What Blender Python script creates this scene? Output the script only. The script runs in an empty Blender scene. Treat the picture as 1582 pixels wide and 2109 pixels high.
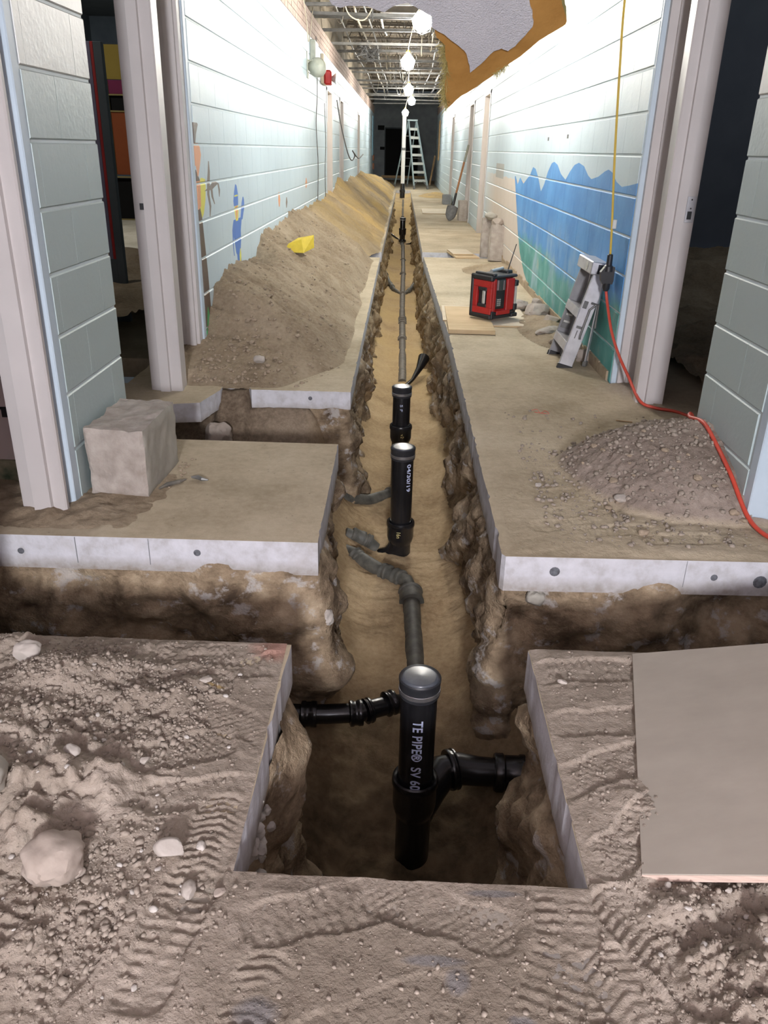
import bpy, math, random
import numpy as np
from mathutils import Vector, Matrix, Euler
S = bpy.context.scene
C = S.collection
PI = math.pi
random.seed(7)
# ---------------------------------------------------------------- camera
def make_camera():
    f, cx, cy, H = 1650.0, 791.0, 1054.5, 1.22
    d = np.array([832 - cx, -(308 - cy), -f]); d /= np.linalg.norm(d)
    h = np.array([1, -0.0245, 0.0])
    up = np.cross(h, d); up /= np.linalg.norm(up)
    if up[1] < 0: up = -up
    X = np.cross(d, up)
    R = np.array([X, d, up])
    cd = bpy.data.cameras.new('camera'); cd.sensor_fit = 'HORIZONTAL'; cd.sensor_width = 36.0
    cd.lens = f * 36.0 / 1582.0; cd.clip_start = 0.02; cd.clip_end = 200
    o = bpy.data.objects.new('camera', cd); C.objects.link(o)
    M = Matrix([[*R[0], 0], [*R[1], 0], [*R[2], H], [0, 0, 0, 1]]); o.matrix_world = M
    S.camera = o
make_camera()
# ---------------------------------------------------------------- light
BULB_W = 250.0       # emission of the work-light bulbs
FLOOD_W = 262.0       # flood light behind the photographer
w = bpy.data.worlds.new('world'); S.world = w; w.use_nodes = True
w.node_tree.nodes['Background'].inputs[0].default_value = (0.80, 0.90, 1.0, 1)
w.node_tree.nodes['Background'].inputs[1].default_value = 0.03
def area(name, loc, look, size, power, col):
    l = bpy.data.lights.new(name, 'AREA'); l.shape = 'SQUARE'; l.size = size; l.energy = power; l.color = col
    o = bpy.data.objects.new(name, l); C.objects.link(o); o.location = loc
    v = Vector(look) - Vector(loc); o.rotation_euler = v.to_track_quat('-Z', 'Y').to_euler(); return o
area('flood_light', (0.15, -4.6, 2.20), (0.0, 1.8, 0.7), 0.5, FLOOD_W, (0.96, 0.95, 1.0))
area('left_room_fill', (-3.1, 5.4, 3.1), (-2.6, 8.0, 1.2), 0.4, 14, (1.0, 0.95, 0.85))  # added unseen fill to bring out the partition panels
area('left_room_floor_light', (-4.6, 11.5, 3.1), (-4.4, 12.5, 0.0), 0.8, 45, (0.9, 0.95, 1.0))  # unseen source over the brightly lit far floor
area('right_room_fill', (3.6, 6.2, 3.15), (3.3, 9.0, 1.2), 0.5, 9, (0.9, 0.95, 1.0))  # added unseen fill so the navy wall shows
S.view_settings.view_transform = 'Standard'; S.view_settings.look = 'None'
S.view_settings.gamma = 1.0; S.view_settings.use_curve_mapping = False
S.view_settings.exposure = 0.75

# ---------------------------------------------------------------- noise
def _h(ix, iy, iz, s):
    n = (ix.astype(np.int64) * 374761393 + iy.astype(np.int64) * 668265263 + iz.astype(np.int64) * 2147483647 + s * 974634777) & 0xffffffff
    n = ((n ^ (n >> 13)) * 1274126177) & 0xffffffff
    n = (n ^ (n >> 16)) & 0xffff
    return n / 65535.0
def vn(x, y, z=0.0, s=0):
    x, y, z = np.broadcast_arrays(np.asarray(x, float), np.asarray(y, float), np.asarray(z, float))
    ix, iy, iz = np.floor(x), np.floor(y), np.floor(z)
    fx, fy, fz = x - ix, y - iy, z - iz
    fx, fy, fz = [t * t * (3 - 2 * t) for t in (fx, fy, fz)]
    r = 0
    for a in (0, 1):
        for b in (0, 1):
            for c in (0, 1):
                wt = (fx if a else 1 - fx) * (fy if b else 1 - fy) * (fz if c else 1 - fz)
                r = r + wt * _h(ix + a, iy + b, iz + c, s)
    return r * 2 - 1
def fbm(x, y, z=0.0, s=0, o=4, g=0.5):
    r = 0; a = 1.0; t = 0
    x, y, z = np.asarray(x, float), np.asarray(y, float), np.asarray(z, float)
    for i in range(o):
        r = r + a * vn(x, y, z, s + i * 17); t += a; a *= g; x = x * 2.03 + 3.1; y = y * 2.03 + 1.7; z = z * 2.03 + 9.2
    return r / t
def ss(a, b, x):
    t = np.clip((np.asarray(x, float) - a) / (b - a), 0, 1); return t * t * (3 - 2 * t)
def lerp_tab(tab, x):
    t = sorted(tab); return np.interp(x, [p[0] for p in t], [p[1] for p in t])

# ---------------------------------------------------------------- objects
def tag(o, label=None, cat=None, group=None, kind=None):
    if label: o['label'] = label
    if cat: o['category'] = cat
    if group: o['group'] = group
    if kind: o['kind'] = kind
    return o
def empty(name, loc=(0, 0, 0), label=None, cat=None, group=None, kind=None, rot=(0, 0, 0), parent=None):
    o = bpy.data.objects.new(name, None); C.objects.link(o); o.location = loc; o.rotation_euler = rot
    o.empty_display_size = 0.05
    if parent: o.parent = parent
    return tag(o, label, cat, group, kind)
def link(name, me, parent=None, loc=None, rot=None):
    o = bpy.data.objects.new(name, me); C.objects.link(o)
    if parent: o.parent = parent
    if loc is not None: o.location = loc
    if rot is not None: o.rotation_euler = rot
    return o
def mesh(name, V, F, mats, smooth=False, mi=None):
    me = bpy.data.meshes.new(name); me.from_pydata([tuple(map(float, v)) for v in V], [], F)
    for m in (mats if isinstance(mats, (list, tuple)) else [mats]): me.materials.append(m)
    if mi is not None: me.polygons.foreach_set('material_index', mi)
    me.update()
    if smooth is True: me.polygons.foreach_set('use_smooth', [True] * len(me.polygons))
    elif smooth: me.polygons.foreach_set('use_smooth', [True] * len(me.polygons)); me.set_sharp_from_angle(angle=smooth)
    return me
def grid(name, P, mats, mask=None, smooth=True, flip=False):
    n, m = P.shape[:2]
    idx = np.arange(n * m).reshape(n, m)
    q = np.stack([idx[:-1, :-1], idx[1:, :-1], idx[1:, 1:], idx[:-1, 1:]], -1).reshape(-1, 4)
    if flip: q = q[:, ::-1]
    if mask is not None: q = q[mask.reshape(-1)]
    used = np.unique(q); rm = np.zeros(n * m, int); rm[used] = np.arange(len(used)); q = rm[q]
    V = P.reshape(-1, 3)[used]
    me = bpy.data.meshes.new(name); me.vertices.add(len(V)); me.vertices.foreach_set('co', V.astype(np.float32).ravel())
    me.loops.add(q.size); me.loops.foreach_set('vertex_index', q.astype(np.int32).ravel())
    me.polygons.add(len(q)); me.polygons.foreach_set('loop_start', np.arange(0, q.size, 4, dtype=np.int32))
    for mt in (mats if isinstance(mats, (list, tuple)) else [mats]): me.materials.append(mt)
    me.update(calc_edges=True); me.validate()
    me.polygons.foreach_set('use_smooth', [smooth] * len(me.polygons))
    return me
class MB:
    def __init__(s): s.V = []; s.F = []; s.M = []
    def add(s, V, F, m=0, T=None):
        b = len(s.V)
        for v in V:
            v = Vector(v)
            if T is not None: v = T @ v
            s.V.append(tuple(v))
        for f in F: s.F.append([i + b for i in f]); s.M.append(m)
        return s
    def box(s, x0, x1, y0, y1, z0, z1, m=0, T=None, bev=0.0):
        if bev <= 0:
            V = [(x, y, z) for z in (z0, z1) for y in (y0, y1) for x in (x0, x1)]
            F = [(0, 2, 3, 1), (4, 5, 7, 6), (0, 1, 5, 4), (2, 6, 7, 3), (0, 4, 6, 2), (1, 3, 7, 5)]
            return s.add(V, F, m, T)
        b = bev; V = []; ix = {}
        for sx in (0, 1):
            for sy in (0, 1):
                for sz in (0, 1):
                    X, Y, Z = (x0, x1)[sx], (y0, y1)[sy], (z0, z1)[sz]; dx, dy, dz = (b, -b)[sx], (b, -b)[sy], (b, -b)[sz]
                    ix[(sx, sy, sz)] = len(V); V += [(X, Y + dy, Z + dz), (X + dx, Y, Z + dz), (X + dx, Y + dy, Z)]
        g = lambda a, b_, c, k: ix[(a, b_, c)] + k
        F = []
        F += [[g(0, 0, 0, 0), g(0, 0, 1, 0), g(0, 1, 1, 0), g(0, 1, 0, 0)], [g(1, 0, 0, 0), g(1, 1, 0, 0), g(1, 1, 1, 0), g(1, 0, 1, 0)]]
        F += [[g(0, 0, 0, 1), g(1, 0, 0, 1), g(1, 0, 1, 1), g(0, 0, 1, 1)], [g(0, 1, 0, 1), g(0, 1, 1, 1), g(1, 1, 1, 1), g(1, 1, 0, 1)]]
        F += [[g(0, 0, 0, 2), g(0, 1, 0, 2), g(1, 1, 0, 2), g(1, 0, 0, 2)], [g(0, 0, 1, 2), g(1, 0, 1, 2), g(1, 1, 1, 2), g(0, 1, 1, 2)]]
        for a in (0, 1):
            for b2 in (0, 1):
                e = [g(a, b2, 0, 0), g(a, b2, 0, 1), g(a, b2, 1, 1), g(a, b2, 1, 0)]; F.append(e if (a ^ b2) else e[::-1])
                e = [g(a, 0, b2, 0), g(a, 1, b2, 0), g(a, 1, b2, 2), g(a, 0, b2, 2)]; F.append(e if (a ^ b2) else e[::-1])
                e = [g(0, a, b2, 1), g(1, a, b2, 1), g(1, a, b2, 2), g(0, a, b2, 2)]; F.append(e[::-1] if (a ^ b2) else e)
                for c in (0, 1):
                    e = [g(a, b2, c, 0), g(a, b2, c, 1), g(a, b2, c, 2)]; F.append(e if (a + b2 + c) % 2 else e[::-1])
        return s.add(V, F, m, T)
    def tube(s, pts, r, n=10, m=0, T=None, cap=True, closed=False):
        P = [Vector(p) for p in pts]; k = len(P); rr = r if isinstance(r, (list, tuple)) else [r] * k
        up = Vector((0, 0, 1)); V = []; F = []; prev = None
        for i, p in enumerate(P):
            t = (P[min(i + 1, k - 1)] - P[max(i - 1, 0)]).normalized()
            if prev is None: a = t.cross(up if abs(t.z) < 0.95 else Vector((1, 0, 0))).normalized()
            else: a = (prev - t * prev.dot(t)).normalized()
            prev = a; b = t.cross(a)
            for j in range(n):
                q = 2 * PI * j / n; V.append(p + (a * math.cos(q) + b * math.sin(q)) * rr[i])
        for i in range(k - 1):
            for j in range(n):
                F.append((i * n + j, i * n + (j + 1) % n, (i + 1) * n + (j + 1) % n, (i + 1) * n + j))
        if cap: F.append(tuple(range(n))[::-1]); F.append(tuple(range((k - 1) * n, k * n)))
        return s.add(V, F, m, T)
    def lathe(s, prof, n=32, m=0, T=None):
        V = []; F = []
        for r, z in prof:
            for j in range(n): V.append((r * math.cos(2 * PI * j / n), r * math.sin(2 * PI * j / n), z))
        for i in range(len(prof) - 1):
            for j in range(n): F.append((i * n + j, i * n + (j + 1) % n, (i + 1) * n + (j + 1) % n, (i + 1) * n + j))
        if prof[0][0] > 1e-6: F.append(tuple(range(n))[::-1])
        if prof[-1][0] > 1e-6: F.append(tuple(range((len(prof) - 1) * n, len(prof) * n)))
        return s.add(V, F, m, T)
    def prism(s, poly, z0, z1, m=0, T=None):
        n = len(poly); V = [(x, y, z0) for x, y in poly] + [(x, y, z1) for x, y in poly]
        F = [tuple(range(n))[::-1], tuple(range(n, 2 * n))] + [(i, (i + 1) % n, n + (i + 1) % n, n + i) for i in range(n)]
        return s.add(V, F, m, T)
    def me(s, name, mats, smooth=False): return mesh(name, s.V, s.F, mats, smooth, s.M)
    def build(s, name, mats, parent=None, smooth=False, loc=None, rot=None):
        return link(name, s.me(name, mats, smooth), parent, loc, rot)
def frame(p0, p1, up=(0, 0, 1)):
    """matrix with local z running from p0 to p1"""
    p0 = Vector(p0); d = (Vector(p1) - p0).normalized(); q = d.to_track_quat('Z', 'Y')
    return Matrix.Translation(p0) @ q.to_matrix().to_4x4()
def shift(loc): return Matrix.Translation(-Vector(loc))

# ---------------------------------------------------------------- materials
def newmat(name):
    m = bpy.data.materials.new(name); m.use_nodes = True; nt = m.node_tree
    return m, nt, nt.nodes, nt.links, nt.nodes['Principled BSDF']
def nz(nt, scale, detail=4, vec=None, rough=0.55, kind='n'):
    n = nt.nodes.new('ShaderNodeTexNoise'); n.inputs['Scale'].default_value = scale
    n.inputs['Detail'].default_value = detail; n.inputs['Roughness'].default_value = rough
    if vec is not None: nt.links.new(vec, n.inputs['Vector'])
    return n.outputs['Fac']
def ramp(nt, fac, stops):
    r = nt.nodes.new('ShaderNodeValToRGB'); e = r.color_ramp.elements
    while len(e) < len(stops): e.new(0.5)
    for i, (p, c) in enumerate(stops): e[i].position = p; e[i].color = (*c, 1)
    nt.links.new(fac, r.inputs[0]); return r.outputs[0]
def mix(nt, fac, a, b, mode='MIX'):
    n = nt.nodes.new('ShaderNodeMix'); n.data_type = 'RGBA'; n.blend_type = mode
    for sock, v in ((n.inputs[0], fac), (n.inputs[6], a), (n.inputs[7], b)):
        if isinstance(v, (int, float)): sock.default_value = v
        elif isinstance(v, tuple): sock.default_value = (*v, 1)
        else: nt.links.new(v, sock)
    return n.outputs[2]
def mth(nt, op, a, b=None, c=None):
    n = nt.nodes.new('ShaderNodeMath'); n.operation = op
    for i, v in enumerate((a, b, c)):
        if v is None: continue
        if isinstance(v, (int, float)): n.inputs[i].default_value = v
        else: nt.links.new(v, n.inputs[i])
    return n.outputs[0]
def pos(nt): return nt.nodes.new('ShaderNodeNewGeometry').outputs['Position']
def xyz(nt, p):
    s = nt.nodes.new('ShaderNodeSeparateXYZ'); nt.links.new(p, s.inputs[0]); return s.outputs
def bump(nt, h, st, dist, prev=None):
    b = nt.nodes.new('ShaderNodeBump'); b.inputs['Strength'].default_value = st; b.inputs['Distance'].default_value = dist
    nt.links.new(h, b.inputs['Height'])
    if prev is not None: nt.links.new(prev, b.inputs['Normal'])
    return b.outputs[0]
def simple(name, c1, c2=None, scale=8, rough=0.7, metal=0.0, bst=0.0, bsc=60, bd=0.002, spec=0.5, detail=4, coat=0):
    m, nt, N, L, P = newmat(name); p = pos(nt)
    c2 = c2 or tuple(v * 0.8 for v in c1)
    col = ramp(nt, nz(nt, scale, detail, p), [(0.3, c2), (0.7, c1)]); L.new(col, P.inputs['Base Color'])
    P.inputs['Roughness'].default_value = rough; P.inputs['Metallic'].default_value = metal; P.inputs['Specular IOR Level'].default_value = spec
    if bst: L.new(bump(nt, nz(nt, bsc, 3, p), bst, bd), P.inputs['Normal'])
    return m
def dirt_mat(name, dark, mid, light, speck=(0.5, 0.47, 0.43), fine=1.0, yellow=None):
    m, nt, N, L, P = newmat(name); p = pos(nt)
    a = nz(nt, 3.0, 5, p); b = nz(nt, 45, 4, p, 0.65)
    f = mth(nt, 'ADD', mth(nt, 'MULTIPLY', a, 0.6), mth(nt, 'MULTIPLY', b, 0.4))
    col = ramp(nt, f, [(0.34, dark), (0.5, mid), (0.66, light)])
    v = N.new('ShaderNodeTexVoronoi'); v.inputs['Scale'].default_value = 170; L.new(p, v.inputs['Vector'])
    sp = mth(nt, 'MULTIPLY', mth(nt, 'LESS_THAN', v.outputs['Distance'], 0.22), mth(nt, 'GREATER_THAN', nz(nt, 60, 2, p), 0.56))
    col = mix(nt, mth(nt, 'MULTIPLY', sp, 0.18), col, speck)
    if name == 'foreground_dirt':
        q_ = xyz(nt, p); wob = mth(nt, 'MULTIPLY', mth(nt, 'SUBTRACT', nz(nt, 22, 5, p, 0.65), 0.5), 1.9)
        def spot(cx, cy, rx, ry, c, k, soft=0.5, w=1.0):
            nonlocal col
            a_ = mth(nt, 'POWER', mth(nt, 'DIVIDE', mth(nt, 'SUBTRACT', q_[0], cx), rx), 2.0); b_ = mth(nt, 'POWER', mth(nt, 'DIVIDE', mth(nt, 'SUBTRACT', q_[1], cy), ry), 2.0)
            d_ = mth(nt, 'ADD', mth(nt, 'ADD', a_, b_), mth(nt, 'MULTIPLY', wob, w)); r_ = N.new('ShaderNodeMapRange'); r_.inputs[1].default_value = 1.0 + soft; r_.inputs[2].default_value = 1.0 - soft; L.new(d_, r_.inputs[0])
            col = mix(nt, mth(nt, 'MULTIPLY', r_.outputs[0], k), col, c)
        spot(0.05, 0.84, 0.30, 0.16, (0.205, 0.172, 0.132), 0.65, 0.6)
        for (cx, cy, rx, ry) in ((-0.19, 0.80, 0.035, 0.025), (0.09, 0.895, 0.05, 0.010), (0.125, 0.862, 0.02, 0.022), (0.20, 1.035, 0.045, 0.008), (0.22, 0.80, 0.022, 0.010)): spot(cx, cy, rx, ry, (0.15, 0.15, 0.16), 0.65, 0.5, 0.7)
        spot(-0.30, 1.78, 0.06, 0.05, (0.42, 0.16, 0.12), 0.45, 0.8)
        spot(-0.42, 1.60, 0.02, 0.006, (0.45, 0.30, 0.07), 0.5, 0.6)
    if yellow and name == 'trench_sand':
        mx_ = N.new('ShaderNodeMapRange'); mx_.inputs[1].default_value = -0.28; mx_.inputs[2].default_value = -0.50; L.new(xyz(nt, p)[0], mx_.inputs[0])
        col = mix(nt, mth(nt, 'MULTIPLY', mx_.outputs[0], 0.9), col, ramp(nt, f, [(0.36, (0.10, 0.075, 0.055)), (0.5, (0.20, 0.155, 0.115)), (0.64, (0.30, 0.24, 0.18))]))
        pit_shade = N.new('ShaderNodeMapRange'); pit_shade.inputs[1].default_value = 2.75; pit_shade.inputs[2].default_value = 2.05; L.new(xyz(nt, p)[1], pit_shade.inputs[0])
        col = mix(nt, mth(nt, 'MULTIPLY', pit_shade.outputs[0], 0.85), col, ramp(nt, nz(nt, 16, 4, p), [(0.38, (0.035, 0.024, 0.014)), (0.62, (0.115, 0.080, 0.048))]))  # pit shade painted into the sand colour, deepening towards the near end
    if yellow:
        y0, y1, yc = yellow
        mr = N.new('ShaderNodeMapRange'); mr.inputs[1].default_value = y0; mr.inputs[2].default_value = y1; L.new(xyz(nt, p)[1], mr.inputs[0])
        k = mth(nt, 'MULTIPLY', mr.outputs[0], mth(nt, 'MULTIPLY', ramp(nt, nz(nt, 0.9, 3, p), [(0.38, (0.15,) * 3), (0.6, (1,) * 3)]), 1.0))
        col = mix(nt, k, col, mix(nt, b, tuple(c * 0.75 for c in yc), yc))
    L.new(col, P.inputs['Base Color']); P.inputs['Roughness'].default_value = 0.95; P.inputs['Specular IOR Level'].default_value = 0.15
    n1 = bump(nt, nz(nt, 28, 4, p, 0.6), 0.7 * fine, 0.012)
    n2 = bump(nt, nz(nt, 190, 3, p, 0.7), 0.8 * fine, 0.0025, n1)
    L.new(n2, P.inputs['Normal']); return m
def heap_by_height(name):
    m = dirt_mat(name, (0.20, 0.160, 0.13), (0.30, 0.245, 0.205), (0.39, 0.33, 0.28)); nt = m.node_tree; P = nt.nodes['Principled BSDF']
    src = P.inputs['Base Color'].links[0].from_socket; p = pos(nt)
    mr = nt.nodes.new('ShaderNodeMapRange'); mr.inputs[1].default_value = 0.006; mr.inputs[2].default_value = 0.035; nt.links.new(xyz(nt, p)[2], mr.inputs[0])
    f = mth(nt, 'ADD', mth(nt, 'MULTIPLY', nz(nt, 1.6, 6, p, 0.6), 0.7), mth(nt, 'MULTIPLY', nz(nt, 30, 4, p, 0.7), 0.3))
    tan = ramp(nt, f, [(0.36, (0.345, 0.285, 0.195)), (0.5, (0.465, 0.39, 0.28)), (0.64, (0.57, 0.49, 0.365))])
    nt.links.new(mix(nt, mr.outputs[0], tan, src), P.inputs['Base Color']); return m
def earth_mat(name):
    m, nt, N, L, P = newmat(name); p = pos(nt)
    mp = N.new('ShaderNodeMapping'); mp.inputs['Scale'].default_value = (1, 0.8, 1.3); L.new(p, mp.inputs['Vector']); q = mp.outputs[0]
    a = nz(nt, 7, 6, q, 0.65)
    col = ramp(nt, a, [(0.32, (0.085, 0.06, 0.04)), (0.43, (0.185, 0.135, 0.088)), (0.54, (0.31, 0.235, 0.155)), (0.66, (0.44, 0.35, 0.24))])
    g = ramp(nt, nz(nt, 9, 5, q, 0.65), [(0.565, (0, 0, 0)), (0.63, (1, 1, 1))])
    col = mix(nt, mth(nt, 'MULTIPLY', g, 0.65), col, (0.50, 0.48, 0.46))
    y = xyz(nt, p)[1]
    mr = N.new('ShaderNodeMapRange'); mr.inputs[1].default_value = 6; mr.inputs[2].default_value = 12; L.new(y, mr.inputs[0])
    col = mix(nt, mth(nt, 'MULTIPLY', mr.outputs[0], 0.42), col, (0.46, 0.33, 0.16))
    L.new(col, P.inputs['Base Color']); P.inputs['Roughness'].default_value = 0.95; P.inputs['Specular IOR Level'].default_value = 0.15
    n1 = bump(nt, nz(nt, 22, 5, q, 0.65), 0.9, 0.02); n2 = bump(nt, nz(nt, 140, 3, p), 0.6, 0.003, n1)
    L.new(n2, P.inputs['Normal']); return m
def slab_mats():
    m, nt, N, L, P = newmat('dusty_concrete_top'); p = pos(nt)
    a = nz(nt, 1.6, 6, p, 0.6); b = nz(nt, 30, 4, p, 0.7)
    f = mth(nt, 'ADD', mth(nt, 'MULTIPLY', a, 0.7), mth(nt, 'MULTIPLY', b, 0.3))
    col = ramp(nt, f, [(0.36, (0.345, 0.285, 0.195)), (0.5, (0.465, 0.39, 0.28)), (0.64, (0.57, 0.49, 0.365))])
    y = xyz(nt, p)[1]
    mr = N.new('ShaderNodeMapRange'); mr.inputs[1].default_value = 1.2; mr.inputs[2].default_value = 0.95; L.new(y, mr.inputs[0])
    col = mix(nt, mth(nt, 'MULTIPLY', mr.outputs[0], 0.8), col, ramp(nt, nz(nt, 9, 4, p), [(0.4, (0.19, 0.185, 0.185)), (0.65, (0.29, 0.265, 0.245))]))
    v = N.new('ShaderNodeTexVoronoi'); v.inputs['Scale'].default_value = 26; v.inputs['Randomness'].default_value = 1; L.new(p, v.inputs['Vector'])
    sp = mth(nt, 'MULTIPLY', mth(nt, 'LESS_THAN', v.outputs['Distance'], 0.09), mth(nt, 'GREATER_THAN', nz(nt, 5, 2, p), 0.5))
    col = mix(nt, mth(nt, 'MULTIPLY', sp, 0.5), col, (0.16, 0.13, 0.10))
    L.new(col, P.inputs['Base Color']); P.inputs['Roughness'].default_value = 0.9; P.inputs['Specular IOR Level'].default_value = 0.2
    n1 = bump(nt, nz(nt, 12, 5, p, 0.6), 0.35, 0.01); L.new(bump(nt, nz(nt, 160, 3, p), 0.4, 0.002, n1), P.inputs['Normal'])
    t = m
    m, nt, N, L, P = newmat('sawn_concrete_face'); p = pos(nt)
    col = ramp(nt, nz(nt, 18, 5, p, 0.6), [(0.32, (0.46, 0.45, 0.46)), (0.5, (0.56, 0.56, 0.59)), (0.7, (0.62, 0.62, 0.66))])
    col = mix(nt, ramp(nt, nz(nt, 5, 4, p), [(0.58, (0, 0, 0)), (0.70, (0.35, 0.35, 0.35))]), col, (0.33, 0.29, 0.24))
    z = xyz(nt, p)[2]
    mr = N.new('ShaderNodeMapRange'); mr.inputs[1].default_value = -0.07; mr.inputs[2].default_value = -0.12; L.new(z, mr.inputs[0])
    col = mix(nt, mth(nt, 'MULTIPLY', mr.outputs[0], mth(nt, 'MULTIPLY', nz(nt, 30, 4, p), 1.3)), col, (0.26, 0.22, 0.17))
    L.new(col, P.inputs['Base Color']); P.inputs['Roughness'].default_value = 0.85; P.inputs['Specular IOR Level'].default_value = 0.2
    L.new(bump(nt, nz(nt, 60, 4, p), 0.5, 0.004), P.inputs['Normal'])
    return [t, m]
def plywood_mat(name, c1, c2, ang=0.0, scale=(2.0, 40, 40)):
    m, nt, N, L, P = newmat(name); p = pos(nt)
    mp = N.new('ShaderNodeMapping'); mp.inputs['Rotation'].default_value = (0, 0, ang); mp.inputs['Scale'].default_value = scale; L.new(p, mp.inputs['Vector'])
    f = mth(nt, 'ADD', mth(nt, 'MULTIPLY', nz(nt, 1, 5, mp.outputs[0], 0.6), 0.5), mth(nt, 'MULTIPLY', nz(nt, 4, 5, p), 0.5))
    L.new(ramp(nt, f, [(0.36, c2), (0.62, c1)]), P.inputs['Base Color']); P.inputs['Roughness'].default_value = 0.85; P.inputs['Specular IOR Level'].default_value = 0.25
    L.new(bump(nt, nz(nt, 1, 4, mp.outputs[0]), 0.25, 0.002), P.inputs['Normal']); return m
# --- painted block walls, with the murals as flat paint worked out from the wall position
def curve_of(nt, val, tab):
    """piecewise value of tab [(in, out)] as a Float Curve over val"""
    tab = sorted(tab); a0, a1 = tab[0][0], tab[-1][0]; o0 = min(t[1] for t in tab) - 0.01; o1 = max(t[1] for t in tab) + 0.01
    mr = nt.nodes.new('ShaderNodeMapRange'); mr.inputs[1].default_value = a0; mr.inputs[2].default_value = a1; nt.links.new(val, mr.inputs[0])
    fc = nt.nodes.new('ShaderNodeFloatCurve'); c = fc.mapping.curves[0]
    P = [((a - a0) / (a1 - a0), (b - o0) / (o1 - o0)) for a, b in tab]
    c.points[0].location = P[0]; c.points[-1].location = P[-1]
    for q in P[1:-1]: c.points.new(*q)
    for q in c.points: q.handle_type = 'VECTOR'
    fc.mapping.update(); nt.links.new(mr.outputs[0], fc.inputs['Value'])
    return mth(nt, 'ADD', mth(nt, 'MULTIPLY', fc.outputs[0], o1 - o0), o0)
def blob(nt, along, across, lo, hi):
    """mask: lo(along) < across < hi(along), within the table's range of along"""
    a0 = max(min(t[0] for t in lo), min(t[0] for t in hi)); a1 = min(max(t[0] for t in lo), max(t[0] for t in hi))
    m = mth(nt, 'MULTIPLY', mth(nt, 'GREATER_THAN', across, curve_of(nt, along, lo)), mth(nt, 'LESS_THAN', across, curve_of(nt, along, hi)))
    return mth(nt, 'MULTIPLY', m, mth(nt, 'MULTIPLY', mth(nt, 'GREATER_THAN', along, a0), mth(nt, 'LESS_THAN', along, a1)))
PAINT = (0.53, 0.64, 0.70)
def paint_base(name, c, lowc=None, zc=1.42):
    m, nt, N, L, P = newmat(name); p = pos(nt)
    col = ramp(nt, nz(nt, 1.5, 4, p), [(0.3, tuple(v * 0.93 for v in c)), (0.7, c)])
    if lowc:
        z = xyz(nt, p)[2]; mr = N.new('ShaderNodeMapRange'); mr.inputs[1].default_value = zc - 0.01; mr.inputs[2].default_value = zc + 0.01; L.new(z, mr.inputs[0])
        col = mix(nt, mr.outputs[0], lowc, col)
    ch = ramp(nt, nz(nt, 38, 3, p, 0.7), [(0.69, (0, 0, 0)), (0.72, (1, 1, 1))])
    col = mix(nt, mth(nt, 'MULTIPLY', ch, 0.5), col, tuple(v * 0.55 for v in c))
    P.inputs['Roughness'].default_value = 0.45; P.inputs['Specular IOR Level'].default_value = 0.4
    n1 = bump(nt, nz(nt, 55, 3, p), 0.25, 0.004); L.new(bump(nt, nz(nt, 8, 3, p), 0.25, 0.01, n1), P.inputs['Normal'])
    L.new(col, P.inputs['Base Color']); return m, nt, p, col, P
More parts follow.
